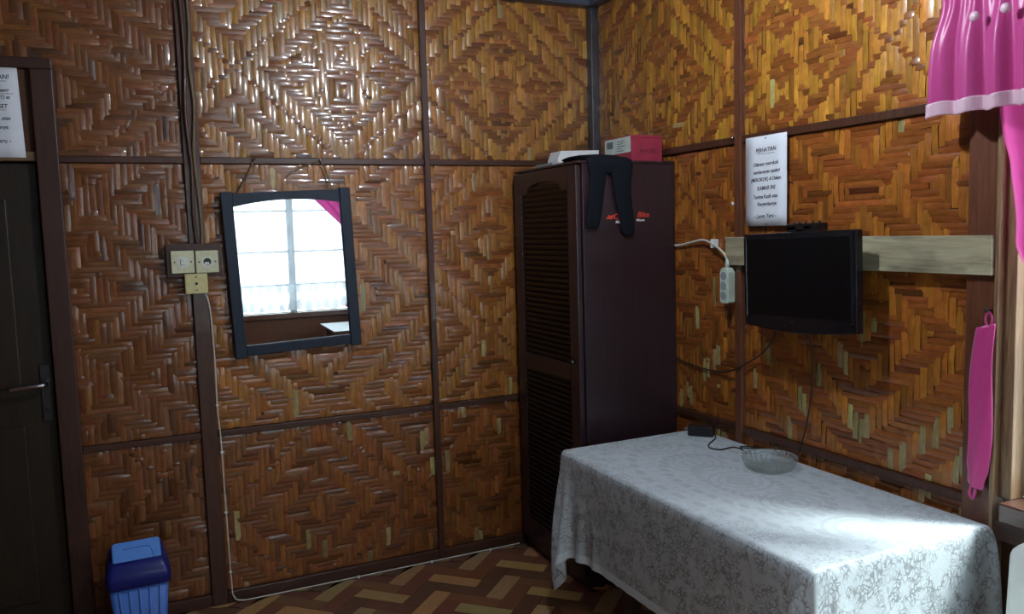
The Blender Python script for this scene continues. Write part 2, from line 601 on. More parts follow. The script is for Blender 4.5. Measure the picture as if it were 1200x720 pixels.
def smooth_path(pts, n=8):
    """Catmull-Rom"""
    p = [Vector(q) for q in pts]
    p = [p[0]] + p + [p[-1]]
    out = []
    for i in range(1, len(p) - 2):
        for k in range(n):
            t = k / n
            a, b, c, d = p[i - 1], p[i], p[i + 1], p[i + 2]
            out.append(0.5 * ((2 * b) + (c - a) * t + (2 * a - 5 * b + 4 * c - d) * t * t + (3 * b - a - 3 * c + d) * t ** 3))
    out.append(p[-2])
    return out


def text_part(name, body, size, xf, mat, parent, extrude=0.0003, shear=0.0, sx=1.0, space=1.0, bold=0.0):
    """flat lettering as a mesh; xf places the text plane (x right, y up, z out)"""
    cu = bpy.data.curves.new(name, 'FONT')
    cu.body = body
    cu.size = size
    cu.align_x = 'CENTER'
    cu.align_y = 'CENTER'
    cu.extrude = extrude
    cu.shear = shear
    cu.space_character = space
    cu.offset = bold
    cu.resolution_u = 3
    o = bpy.data.objects.new(name, cu)
    COL.objects.link(o)
    dg = bpy.context.evaluated_depsgraph_get()
    me = bpy.data.meshes.new_from_object(o.evaluated_get(dg))
    COL.objects.unlink(o)
    bpy.data.objects.remove(o)
    off = world_off(parent)
    for v in me.vertices:
        q = xf @ Vector((v.co.x * sx, v.co.y, v.co.z))
        v.co = q - off
    me.materials.clear()
    me.materials.append(mat)
    r = bpy.data.objects.new(name, me)
    COL.objects.link(r)
    r.parent = parent
    return r


def frame_xf(origin, right, upv):
    r, u = Vector(right).normalized(), Vector(upv).normalized()
    n = r.cross(u)
    m = Matrix((r, u, n)).transposed().to_4x4()
    m.translation = Vector(origin)
    return m


# ------------------------------------------------------------------ large structure
EPS = 0.012
# back wall with the door opening
DX0, DX1, DZ1 = -3.22, -2.37, 2.24
wb = MB()
wb.box(XL, DX0, EPS, 0.10, 0, ZC).box(DX1, 0.10, EPS, 0.10, 0, ZC).box(DX0, DX1, EPS, 0.10, DZ1, ZC)
wb.box(DX0, DX1, 0.085, 0.10, 0, DZ1)  # unseen panel added behind the door to stop light leaking through its gap
wall_back = struct(wb.build('wall_back', MT['backing']))
wr = MB()
wr.box(EPS, 0.10, -2.14, 0.012, 0, ZC)
wr.box(EPS, 0.10, YF, -2.14, 0, W1[2] - 0.06).box(EPS, 0.10, YF, -2.14, W1[3] + 0.05, ZC).box(EPS, 0.10, YF, W1[0] - 0.05, W1[2] - 0.06, W1[3] + 0.05)
wall_right = struct(wr.build('wall_right', MT['backing']))
wf = MB()
wf.box(XL, W2[0], YF - 0.08, YF, 0, ZC).box(W2[1], 0.1, YF - 0.08, YF, 0, ZC)
wf.box(W2[0], W2[1], YF - 0.08, YF, 0, W2[2]).box(W2[0], W2[1], YF - 0.08, YF, W2[3], ZC)
wall_front = struct(wf.build('wall_front', MT['weave']))
wall_left = struct(box('wall_left', (XL - 0.08, XL, YF - 0.08, 0.10, 0, ZC), MT['weave']))
ceiling = struct(box('ceiling', (XL - 0.08, 0.10, YF - 0.08, 0.10, ZC, ZC + 0.05), MT['ceiling']))
floor = struct(box('floor', (XL - 0.08, 0.10, YF - 0.08, 0.10, -0.08, -0.004), MT['floorbase']))
ground = struct(box('ground', (-14, 14, -18, 8, -0.6, -0.55), MT['concrete']))

# battens that frame the woven panels (parts of their wall)
for x, wd in ((-1.90, 0.062), (-0.90, 0.028)):
    box('batten', (x - wd / 2, x + wd / 2, -0.022, EPS, 0.0, 2.62), MT['batten'], wall_back, 0.003)
for x0, x1 in ((DX1, -1.932), (-1.868, -0.915), (-0.885, -0.045)):
    for z in (0.735, 1.868):
        box('batten', (x0, x1, -0.016, EPS, z - 0.013, z + 0.013), MT['batten_h'], wall_back, 0.003)
for x0, x1 in ((-1.868, -0.915), (-0.885, -0.045), (DX1, -1.932)):
    box('batten', (x0, x1, -0.02, EPS, 0.0, 0.05), MT['batten_h'], wall_back, 0.003)
box('batten', (-0.022, EPS, -1.10, -1.062, 0.0, 2.62), MT['stud'], wall_right, 0.003)
for y0, y1 in ((-1.062, -0.045), (-2.04, -1.10)):
    for z in (0.742, 1.868):
        box('batten', (-0.016, EPS, y0, y1, z - 0.014, z + 0.014), MT['batten'], wall_right, 0.003)
    box('batten', (-0.02, EPS, y0, y1, 0.0, 0.05), MT['batten'], wall_right, 0.003)
struct(box('trim_1', (-0.045, EPS, -0.045, EPS, 0.0, 2.62), MT['post'], None, 0.006))
struct(MB().box(XL, 0.0, -0.06, EPS, 2.62, ZC).build('trim_2', MT['beam'], None, 0.004))
struct(MB().box(-0.06, EPS, YF, -0.06, 2.62, ZC).build('trim_3', MT['beam'], None, 0.004))


# woven bamboo panels: every visible float of a strip is its own curved piece
PW, PH = 0.0225, 0.0198
cand = []


def tri(a, p):
    return abs(((a + p) % (2 * p)) - p)


def over(i, j, ci, cj, H, ph, inner):
    u, v = i - ci, j - cj
    d = max(tri(u + v, H), tri(u - v, H))
    if inner and d <= inner:
        best = min(abs(u) + abs(v + 8), abs(u) + abs(v - 8), abs(u + 8) + abs(v), abs(u - 8) + abs(v), abs(u) + abs(v))
        return best < 1 or (best % 8) >= 4
    return ((d + ph + (rng.random() < 0.04)) % 8) < 4


NA, NL = 4, 5
CR = np.array([-1, -0.4, 0.4, 1.0])
CH = np.array([0.0, 0.9, 0.9, 0.0])
LT = np.array([-1, -0.72, 0, 0.72, 1.0])
SF = [(a * NL + b, (a + 1) * NL + b, (a + 1) * NL + b + 1, a * NL + b + 1) for a in range(NA - 1) for b in range(NL - 1)]


def strip_verts(s0, s1, z0, z1, vertical):
    """local (s, z, n) vertices of one float"""
    cs, cz = (s0 + s1) / 2, (z0 + z1) / 2
    hl = (z1 - z0) / 2 if vertical else (s1 - s0) / 2
    hw = ((s1 - s0) / 2 if vertical else (z1 - z0) / 2) * rng.uniform(0.92, 1.04)
    tilt = rng.normal(0, 0.0009)
    bowt = rng.normal(0, 0.0013)
    top = rng.uniform(0.0016, 0.0030)
    skew = rng.normal(0, 0.012)
    out = []
    for a in range(NA):
        for b in range(NL):
            l = LT[b]
            h = top * (1 - 0.75 * abs(l) ** 3) + CH[a] * 0.0010 + tilt * CR[a] + bowt * l
            A, L = CR[a] * hw + skew * hl * l, l * hl
            out.append((cs + A, cz + L, h) if vertical else (cs + L, cz + A, h))
    return out, (cs, cz), hl


def weave(wall, s0, s1, z0, z1, to3, p, tone, mask=None):
    pan = MB()
    vs = [to3(s, z, -d) for d in (0.001, 0.010) for s, z in ((s0, z0), (s1, z0), (s1, z1), (s0, z1))]
    pan.add(vs, [(0, 1, 2, 3), (7, 6, 5, 4), (0, 4, 5, 1), (1, 5, 6, 2), (2, 6, 7, 3), (3, 7, 4, 0)])
    panel = pan.build('woven_panel', MT['backing'], wall)
    ni, nj = int((s1 - s0) / PW), int((z1 - z0) / PH)
    pw, ph = (s1 - s0) / ni, (z1 - z0) / nj
    ci, cj, H, phs, inner = p
    U = [[over(i, j, ci, cj, H, phs, inner) for j in range(nj)] for i in range(ni)]
    wcol = rng.normal(0, 1, ni)
    hcol = rng.normal(0, 1, nj)
    items = []

    def emit(a0, a1, b0, b1, vert, k):
        cs, cz = (a0 + a1) / 2, (b0 + b1) / 2
        if mask and mask(cs, cz):
            return
        t = tone(cs, cz, vert)
        base = np.array(t) * (1 + 0.12 * k + 0.13 * rng.normal())
        r = rng.random()
        pale_p = tone.pale(cs, cz, vert)
        if r < pale_p:
            base = np.array((0.50, 0.40, 0.17)) * rng.uniform(0.55, 1.05)
        elif r > 0.965:
            base = base * 0.55
        base = base * np.array((1, 1 + 0.07 * rng.normal(), 1))
        c = np.clip(base, 0.01, 0.9)
        v, cen, hl = strip_verts(a0, a1, b0, b1, vert)
        items.append((v, cen, hl, c, vert))

    for i in range(ni):
        j = 0
        while j < nj:
            if U[i][j]:
                k = j
                while k < nj and U[i][k] and k - j < 6:
                    k += 1
                emit(s0 + i * pw, s0 + (i + 1) * pw, z0 + max(0, j - 0.3 + rng.normal(0, 0.22)) * ph, z0 + min(nj, k + 0.3 + rng.normal(0, 0.22)) * ph, True, wcol[i])
                j = k
            else:
                j += 1
    for j in range(nj):
        i = 0
        while i < ni:
            if not U[i][j]:
                k = i
                while k < ni and not U[k][j] and k - i < 7:
                    k += 1
                emit(s0 + max(0, i - 0.3 + rng.normal(0, 0.22)) * pw, s0 + min(ni, k + 0.3 + rng.normal(0, 0.22)) * pw, z0 + j * ph, z0 + (j + 1) * ph, False, hcol[j])
                i = k
            else:
                i += 1
    for it in items:
        cand.append((wall, panel, to3, it))


def strip_mesh(name, items, to3, origin):
    V, F, C, UV = [], [], [], []
    for v, cen, hl, c, vert in items:
        o = len(V)
        ru, rv = rng.uniform(0, 9), rng.uniform(0, 9)
        for (s, z, n) in v:
            q = to3(s, z, n)
            V.append((q[0] - origin[0], q[1] - origin[1], q[2] - origin[2]))
            UV.append((ru + (z if vert else s), rv + (s if vert else z)))
        F += [tuple(a + o for a in f) for f in SF]
        C += [(c[0], c[1], c[2], 1.0)] * len(v)
    me = bpy.data.meshes.new(name)
    me.from_pydata(V, [], F)
    me.polygons.foreach_set('use_smooth', [True] * len(F))
    ca = me.color_attributes.new('tint', 'FLOAT_COLOR', 'POINT')
    ca.data.foreach_set('color', np.array(C, dtype=np.float32).ravel())
    ul = me.uv_layers.new(name='UVMap')
    li = np.empty(len(me.loops), dtype=np.int32)
    me.loops.foreach_get('vertex_index', li)
    ul.data.foreach_set('uv', np.array(UV, dtype=np.float32)[li].ravel())
    me.materials.append(MT['bamboo'])
    me.update()
    return me


def back3(s, z, n):
    return (s, -n, z)


def right3(s, z, n):       # s runs toward the camera along -y
    return (-n, -s, z)


class Tone:
    def __init__(s, vert, hori, pale):
        s.v, s.h, s.p = vert, hori, pale

    def __call__(s, cs, cz, vert):
        return s.v if vert else s.h

    def pale(s, cs, cz, vert):
        if not vert:
            return s.p * 0.015
        cl = math.sin(cs * 17 + 2.2 * math.sin(cz * 9)) * math.sin(cz * 13 + 1.7 * math.sin(cs * 6))
        low = min(1, max(0.12, (1.45 - cz) / 0.5))
        return s.p * low * (2.2 if cl > 0.25 else 0.25)


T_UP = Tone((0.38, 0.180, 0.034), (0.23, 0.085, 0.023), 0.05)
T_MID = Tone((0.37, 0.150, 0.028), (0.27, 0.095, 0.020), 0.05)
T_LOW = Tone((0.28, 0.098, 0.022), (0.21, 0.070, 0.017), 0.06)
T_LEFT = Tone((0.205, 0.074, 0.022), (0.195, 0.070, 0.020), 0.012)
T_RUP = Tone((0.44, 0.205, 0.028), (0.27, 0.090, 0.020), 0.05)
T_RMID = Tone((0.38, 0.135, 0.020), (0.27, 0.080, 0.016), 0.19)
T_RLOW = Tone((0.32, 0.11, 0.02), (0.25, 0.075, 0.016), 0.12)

door_mask = lambda s, z: s < DX1 + 0.01 and z < DZ1 + 0.01
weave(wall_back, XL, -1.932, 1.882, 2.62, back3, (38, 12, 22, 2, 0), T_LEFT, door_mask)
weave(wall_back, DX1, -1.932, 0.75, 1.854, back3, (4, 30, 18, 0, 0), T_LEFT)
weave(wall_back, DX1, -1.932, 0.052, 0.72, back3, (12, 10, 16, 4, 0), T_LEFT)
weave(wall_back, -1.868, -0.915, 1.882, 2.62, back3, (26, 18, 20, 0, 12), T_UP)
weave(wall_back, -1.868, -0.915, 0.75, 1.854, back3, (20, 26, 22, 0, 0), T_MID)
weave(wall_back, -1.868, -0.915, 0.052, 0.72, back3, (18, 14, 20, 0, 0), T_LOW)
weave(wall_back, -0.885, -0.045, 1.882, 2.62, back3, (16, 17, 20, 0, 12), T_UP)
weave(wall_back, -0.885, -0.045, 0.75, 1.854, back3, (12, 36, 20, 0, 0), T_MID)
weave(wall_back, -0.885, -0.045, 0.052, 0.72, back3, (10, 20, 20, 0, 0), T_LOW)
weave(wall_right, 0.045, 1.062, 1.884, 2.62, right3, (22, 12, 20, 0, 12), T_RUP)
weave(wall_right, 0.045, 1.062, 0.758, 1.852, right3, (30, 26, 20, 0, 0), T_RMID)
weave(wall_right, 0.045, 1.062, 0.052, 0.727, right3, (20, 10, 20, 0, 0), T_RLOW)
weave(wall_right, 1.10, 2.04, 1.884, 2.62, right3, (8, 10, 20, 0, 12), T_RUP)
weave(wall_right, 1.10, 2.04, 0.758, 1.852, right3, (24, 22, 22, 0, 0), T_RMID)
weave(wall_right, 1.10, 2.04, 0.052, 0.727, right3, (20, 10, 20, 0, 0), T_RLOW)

# the largest floats in view become single parts, the rest of each panel one joined part
byp = {}
for wall in (wall_back, wall_right):
    sc = []
    for k, (wl, pn, to3, it) in enumerate(cand):
        if wl is not wall:
            continue
        q = Vector(to3(it[1][0], it[1][1], 0)) - CAM
        zc = q.dot(fw)
        px = 600 + FPX * q.dot(rt2) / zc
        py = 360 - FPX * q.dot(up2) / zc
        vis = 5 < px < 1195 and 5 < py < 715
        if wall is wall_back and it[1][0] > -0.52 and it[1][1] < 1.8:
            vis = False
        if wall is wall_right and ((it[1][0] < 0.64 and it[1][1] < 1.8) or it[1][1] < 0.78):
            vis = False
        nrm = Vector((0, -1, 0)) if wall is wall_back else Vector((-1, 0, 0))
        area = it[2] * abs(q.normalized().dot(nrm)) / q.length_squared
        sc.append((area if vis else 0, k))
    sc.sort(reverse=True)
    for n, (a, k) in enumerate(sc):
        wl, pn, to3, it = cand[k]
        if n < 300 and a > 0:
            org = to3(it[1][0], it[1][1], 0)
            o = bpy.data.objects.new('bamboo_strip', strip_mesh('bamboo_strip', [it], to3, org))
            COL.objects.link(o)
            o.parent = pn
            o.location = org
        else:
            byp.setdefault(pn.name, (pn, to3, []))[2].append(it)
for pn, to3, its in byp.values():
    o = bpy.data.objects.new('bamboo_strips', strip_mesh('bamboo_strips', its, to3, (0, 0, 0)))
    COL.objects.link(o)
    o.parent = pn
    o['kind'] = 'stuff'

# herringbone floor blocks
FW_, FN = 0.078, 3
blocks = []
r2 = math.sqrt(0.5)
tones = [(0.22, 0.10, 0.046), (0.16, 0.068, 0.038), (0.20, 0.074, 0.040)]
tan = (0.42, 0.25, 0.11)


def uv2xy(u, v):
    return ((u - v) * r2 * FW_ - 1.204 + 0.05, (u + v) * r2 * FW_ - 0.21)


for k in range(-42, 6):
    for m in range(-8, 8):
        for vert in (0, 1):
            u0, v0 = k + m * FN, k - m * FN
            r = (u0, v0 + 1, u0 + 1, v0 + 1 + FN) if vert else (u0, v0, u0 + FN, v0 + 1)
            g_ = 0.012
            cs = [(r[0] + g_, r[1] + g_), (r[2] - g_, r[1] + g_), (r[2] - g_, r[3] - g_), (r[0] + g_, r[3] - g_)]
            P = [uv2xy(*c) for c in cs]
            xs, ys = [p[0] for p in P], [p[1] for p in P]
            if min(xs) < XL + 0.0 or max(xs) > 0.0 or min(ys) < YF or max(ys) > 0.012:
                # clip against the walls by clamping
                P = [(min(max(p[0], XL), 0.0), min(max(p[1], YF), 0.0)) for p in P]
                ar = abs(sum(P[i][0] * P[(i + 1) % 4][1] - P[(i + 1) % 4][0] * P[i][1] for i in range(4))) / 2
                if ar < 5e-4:
                    continue
            if (k % 3 == 0 and not vert) or (k % 3 == 1 and vert):
                c = tan
            else:
                c = tones[(k + vert) % 3]
            c = tuple(q * rng.uniform(0.85, 1.12) for q in c)
            cx, cy = sum(p[0] for p in P) / 4, sum(p[1] for p in P) / 4
            q = Vector((cx, cy, 0)) - CAM
            zc = q.dot(fw)
            vis = zc > 0.3 and 240 < 600 + FPX * q.dot(rt2) / zc < 790 and 360 - FPX * q.dot(up2) / zc < 735
            blocks.append((P, c, vert, vis))


def block_mesh(name, bl):
    V, F, C, UV = [], [], [], []
    for P, c, vert, vis in bl:
        o = len(V)
        V += [(p[0], p[1], -0.004) for p in P] + [(p[0], p[1], 0.0) for p in P]
        F += [(o + 4, o + 5, o + 6, o + 7)] + [(o + i, o + (i + 1) % 4, o + 4 + (i + 1) % 4, o + 4 + i) for i in range(4)]
        C += [(*c, 1)] * 8
        ru = rng.uniform(0, 9)
        for p in P * 2:
            a, b = (p[0] + p[1]) * r2, (p[1] - p[0]) * r2
            UV.append((ru + (b if vert else a), ru + (a if vert else b)))
    me = bpy.data.meshes.new(name)
    me.from_pydata(V, [], F)
    ca = me.color_attributes.new('tint', 'FLOAT_COLOR', 'POINT')
    ca.data.foreach_set('color', np.array(C, dtype=np.float32).ravel())
    ul = me.uv_layers.new(name='UVMap')
    li = np.empty(len(me.loops), dtype=np.int32)
    me.loops.foreach_get('vertex_index', li)
    ul.data.foreach_set('uv', np.array(UV, dtype=np.float32)[li].ravel())
    me.materials.append(MT['parquet'])
    me.update()
    return me


rest = []
nb = 0
for b_ in blocks:
    if b_[3] and nb < 300:
        o = bpy.data.objects.new('parquet_block', block_mesh('parquet_block', [b_]))
        COL.objects.link(o)
        o.parent = floor
        nb += 1
    else:
        rest.append(b_)
o = bpy.data.objects.new('parquet_blocks', block_mesh('parquet_blocks', rest))
COL.objects.link(o)
o.parent = floor
o['kind'] = 'stuff'

# ------------------------------------------------------------------ door
door = struct(box('door_1', (-3.13, -2.452, 0.02, 0.055, 0.012, 1.855), MT['door'], None, 0.003))
for x0, x1 in ((DX1 - 0.075, DX1), (DX0, DX0 + 0.075)):
    box('door_jamb', (x0, x1, -0.025, 0.09, 0.0, DZ1 - 0.04), MT['frame'], door, 0.004)
box('door_head', (DX0, DX1, -0.025, 0.09, DZ1 - 0.04, DZ1), MT['frame'], door, 0.004)
box('transom_bar', (DX0 + 0.075, DX1 - 0.075, -0.012, 0.09, 1.86, 1.895), MT['ledge'], door, 0.003)
box('transom_panel', (DX0 + 0.075, DX1 - 0.075, 0.035, 0.05, 1.895, DZ1 - 0.04), MT['black'], door)
for z0, z1 in ((0.15, 0.85), (1.0, 1.72)):
    MB().box(-3.02, -2.56, 0.012, 0.022, z0, z1).build('door_panel', MT['door'], door, 0.004)
hp = box('handle_plate', (-2.497, -2.462, 0.012, 0.022, 0.86, 1.085), MT['iron'], door, 0.003)
hm = MB()
hm.tube(smooth_path([(-2.479, 0.012, 1.012), (-2.479, -0.03, 1.012), (-2.492, -0.042, 1.012), (-2.54, -0.044, 1.01), (-2.595, -0.04, 1.005)], 5), [0.011] * 6 + [0.009] * 15, 10)
hm.build('door_handle', MT['steel'], hp)
MB().lathe([(0.0001, 0), (0.008, 0), (0.008, 0.004), (0.0001, 0.004)], (0, 0, 0), 14).build('keyhole', MT['dark'], hp, xf=Matrix.Translation((-2.479, 0.013, 0.91)) @ Matrix.Rotation(math.radians(90), 4, 'X'))


# ------------------------------------------------------------------ windows and what lies at them
def window(name, parts):
    root = struct(parts[0])
    return root


# right-hand window: jambs, sill, head, casement with panes
y0, y1, z0, z1 = W1
win1 = struct(box('window_1', (-0.055, 0.12, y0 - 0.06, y1 + 0.005, z0 - 0.055, z0), MT['sill'], None, 0.005))   # sill board
win1['kind'] = 'structure'
box('window_jamb', (-0.01, 0.105, y1, y1 + 0.035, z0, z1), MT['jamb'], win1, 0.003)
box('window_jamb', (-0.01, 0.105, y0 - 0.05, y0, z0, z1), MT['jamb'], win1, 0.003)
box('window_head', (-0.01, 0.105, y0 - 0.05, y1 + 0.035, z1, z1 + 0.05), MT['jamb'], win1, 0.003)
ym = (y0 + y1) / 2
box('mullion', (0.06, 0.10, ym - 0.03, ym + 0.03, z0, z1), MT['sill'], win1, 0.003)
for a, b in ((y0, ym - 0.03), (ym + 0.03, y1)):
    box('window_pane', (0.078, 0.082, a + 0.035, b - 0.035, z0 + 0.035, z1 - 0.035), MT['pane'], win1)
    cf = MB()
    cf.box(0.065, 0.095, a, a + 0.04, z0, z1).box(0.065, 0.095, b - 0.04, b, z0, z1)
    cf.box(0.065, 0.095, a + 0.04, b - 0.04, z0, z0 + 0.04).box(0.065, 0.095, a + 0.04, b - 0.04, z1 - 0.04, z1)
    cf.build('casement_frame', MT['sill'], win1, 0.003)
# wide reddish stud with pale edge that ends the woven wall
struct(box('trim_4', (-0.026, 0.012, -2.128, -2.04, 0.0, 2.62), MT['stud'], None, 0.003))
struct(box('trim_5', (-0.034, 0.012, -2.14, -2.128, 0.0, 2.62), MT['jamb'], None, 0.002))
struct(box('trim_6', (-0.03, 0.012, -3.5, -2.142, 0.66, 0.715), MT['frame'], None, 0.003))

# front window, seen in the mirror
x0, x1, z0, z1 = W2
win2 = struct(box('window_2', (x0 - 0.05, x1 + 0.05, YF - 0.09, YF + 0.03, z0 - 0.05, z0), MT['sill'], None, 0.004))
for a in (x0, x1 - 0.05, -0.83):
    box('mullion', (a, a + 0.06, YF - 0.07, YF - 0.01, z0, z1), MT['muntin'], win2, 0.003)
box('window_head', (x0 - 0.05, x1 + 0.05, YF - 0.08, YF + 0.02, z1, z1 + 0.05), MT['sill'], win2, 0.003)
for z in (0.98, 1.29, 1.667, 1.97):
    for a, b in ((x0 + 0.06, -0.83), (-0.77, x1 - 0.05)):
        box('muntin', (a, b, YF - 0.055, YF - 0.025, z - 0.008, z + 0.008), MT['muntin'], win2)
for a, b in ((x0 + 0.06, -0.83), (-0.77, x1 - 0.05)):
    box('window_pane', (a, b, YF - 0.043, YF - 0.039, z0, z1), MT['pane'], win2)


def sheet(name, P, mat, label, cat, uv=None, solid=0.0, sub=1, parent=None):
    m = MB().grid(P)
    o = m.build(name, mat, parent, subsurf=sub, solid=solid)
    if uv is not None:
        ul = o.data.uv_layers.new(name='UVMap')
        flat = uv.reshape(-1, 2)
        for lp in o.data.loops:
            ul.data[lp.index].uv = flat[lp.vertex_index]
    if label:
        tag(o, label, cat)
    return o


# net curtain over the front window
nu, nv = 110, 24
P = np.zeros((nu, nv, 3))
UVc = np.zeros((nu, nv, 2))
for i in range(nu):
    x = -1.85 + 1.70 * i / (nu - 1)
    for j in range(nv):
        f = j / (nv - 1)
        zb = 0.735 + 0.018 * abs(math.sin(x * 14))
        z = zb + (2.25 - zb) * f
        P[i, j] = (x, YF + 0.055 + 0.022 * math.sin(x * 38 + 1.5 * math.sin(x * 7)), z)
        UVc[i, j] = (x * 1.3, z - zb)
net = sheet('net_curtain', P, MT['sheer'], 'white sheer net curtain with figured scalloped hem over the front window', 'curtain', UVc)
rod = tag(MB().tube([(-1.9, YF + 0.05, 2.27), (-0.1, YF + 0.05, 2.27)], 0.008).build('curtain_rod', MT['iron']), 'thin curtain rod above the front window with the net curtain', 'curtain rod')
# pink drape drawn aside at the front window
nu, nv = 30, 40
P = np.zeros((nu, nv, 3))
for i in range(nu):
    a = i / (nu - 1)
    for j in range(nv):
        f = j / (nv - 1)                     # 0 top .. 1 bottom
        xt = -1.0 + 0.92 * a
        pinch = math.exp(-((f - 0.62) / 0.22) ** 2)
        if f > 0.62:
            pinch = max(pinch, 0.72)
        xb = -0.13 + 0.05 * a
        s = min(1, f / 0.62)
        blend = s ** 1.15 if f < 0.62 else 1 - 0.25 * (f - 0.62) / 0.38
        x = xt + (xb - xt) * blend
        z = 2.25 - 1.5 * f
        P[i, j] = (x, YF + 0.11 + 0.025 * math.sin(a * 32) * (1 - 0.4 * pinch), z)
sheet('pink_drape', P, MT['pink'], 'dark pink drape drawn aside at the front window, seen in the mirror', 'curtain')

# pink curtain of the right-hand window: hanging panel
nu, nv = 44, 40
P = np.zeros((nu, nv, 3))
for i in range(nu):
    a = i / (nu - 1)
    for j in range(nv):
        f = j / (nv - 1)
        z = 2.15 - 0.98 * f
        ztop = -2.120 - 1.18 * a
        # left edge goes down nearly straight, then sweeps away to a tie at y=-3.15
        le = -2.120 - 0.055 * min(1, max(0, (1.88 - z) / 0.18)) - 0.012 * math.sin((z - 1.4) * 14)
        if z < 1.47:
            le -= 0.9 * (1.47 - z) ** 1.1
        re_ = -2.62 + 0.18 * f * f
        y = le + (re_ - le) * a
        P[i, j] = (-0.045 + 0.018 * math.sin(a * 32 + 2.0 * math.sin(f * 3)) * (0.5 + 0.5 * f) - 0.01 * f, y, z)
sheet('pink_curtain', P, MT['pink'], 'pink curtain panel hanging at the right-hand window below the valance', 'curtain')

# valance: gathered satin with pale hem and covered buttons
val = thing('valance', 'pink satin valance with pale pink hem and two white buttons above the right window', 'valance', (-0.08, -2.5, 1.83))
ys = np.linspace(-1.978, -3.65, 180)


def val_pt(y, f):
    """f 0 top .. 1 bottom"""
    ph = (y + 1.965) / 0.088
    pinch = math.exp(-((f - 0.40) / 0.16) ** 2)
    amp = 0.017 * (1 - 0.75 * pinch) * (0.6 + 0.6 * f)
    x = -0.108 + amp * math.sin(2 * math.pi * ph * 0.98 + 0.7 * math.sin(y * 9) + 1.2 * (f > 0.4) * (f - 0.4)) + 0.012 * pinch + 0.006 * math.sin(2 * math.pi * ph * 2.3 + f * 3)
    z = 2.33 - 0.505 * f + 0.004 * math.sin(ph * 6.3)
    edge = max(0.0, 1 - (-1.965 - y) / 0.15)
    yy = y + edge * (-0.03 * pinch + 0.025 * (f - 0.5))
    return (x, yy, z)


P = np.array([[val_pt(y, f) for f in np.linspace(0, 0.935, 30)] for y in ys])
MB().grid(P).build('valance_cloth', MT['pink'], val, subsurf=1)
P = np.array([[np.array(val_pt(y, f)) + np.array((-0.004, 0, 0)) for f in np.linspace(0.925, 1.0, 5)] for y in ys])
hemo = MB().grid(P).build('valance_hem', MT['palepink'], val, subsurf=1, solid=0.003)
hemo['label'] = 'pale pink hem band'
for k in range(14):
    y = -2.125 - 0.083 * k
    q = val_pt(y, 0.535)
    bt = MB()
    bt.lathe([(0.0008, 0.010), (0.007, 0.0092), (0.0115, 0.006), (0.013, 0.0), (0.0115, -0.004), (0.0008, -0.006)], (0, 0, 0), 18)
    bt.build('button', MT['palepink'], val, xf=Matrix.Translation((-0.134, y, q[2])) @ Matrix.Rotation(math.radians(-90), 4, 'Y'))
rr_ = tag(MB().tube([(-0.06, -1.99, 2.34), (-0.06, -3.66, 2.34)], 0.01).build('curtain_rail', MT['iron']), 'curtain rail behind the pink valance above the right window', 'curtain rail')

# pink tie-back strap hanging on a nail
tb = thing('curtain_tie', 'deep pink towelling curtain tie hanging from a nail left of the right window', 'curtain tie', (-0.04, -2.09, 0.76))
n = 30
P = np.zeros((9, n, 3))
for j in range(n):
    f = j / (n - 1)
    z = 1.252 - 0.455 * f
    wd = 0.029 + 0.004 * math.sin(f * math.pi) - 0.006 * (f > 0.93)
    yc = -2.112 + 0.018 * f + 0.004 * math.sin(f * 7)
    for i in range(9):
        a = i / 4 - 1
        P[i, j] = (-0.040 - 0.008 * (1 - a * a) + 0.004 * math.sin(a * 4 + f * 5), yc - a * wd, z + 0.01 * a * (1 if f < 0.5 else -1.0))
MB().grid(P).build('strap', MT['pink2'], tb, subsurf=1, solid=0.005)
MB().tube(smooth_path([(-0.042, -2.118, 1.248), (-0.043, -2.112, 1.272), (-0.040, -2.119, 1.290), (-0.036, -2.127, 1.274), (-0.040, -2.126, 1.248)], 5), 0.0035, 6).build('loop', MT['pink2'], tb)
MB().tube(smooth_path([(-0.042, -2.083, 0.802), (-0.042, -2.077, 0.775), (-0.041, -2.085, 0.760), (-0.040, -2.092, 0.778), (-0.040, -2.093, 0.803)], 5), 0.0045, 6).build('loop', MT['pink2'], tb)


def nail(loc, d, label, mat='steel', r=0.003, L=0.03, group=None):
    d = Vector(d).normalized()
    p = Vector(loc)
    m = MB()
    m.tube([p - d * 0.012, p + d * L, p + d * (L + 0.0005), p + d * (L + 0.003)], [r * 0.6, r * 0.6, r * 1.5, r * 1.5], 8)
    return tag(m.build('nail', MT[mat]), label, 'nail', group)


nail((-0.024, -2.118, 1.293), (-1, 0, 0.15), 'dark nail in the stud that holds the deep pink curtain tie', 'dark', 0.004, 0.022)
nail((-0.016, -1.058, 1.875), (-1, 0, 0.1), 'bright nail on the rail at the right-hand wall just left of the paper notice', 'steel', 0.004, 0.012)
nail((-0.022, -1.068, 1.625), (-1, 0, 0.1), 'small white-headed nail in the red stud left of the paper notice by the television', 'card', 0.005, 0.012)
nail((0, -1.805, 1.74), (0, -1, 0.2), 'small brass-coloured nail in the woven wall near the mirror top left corner', 'steel', 0.004, 0.02)

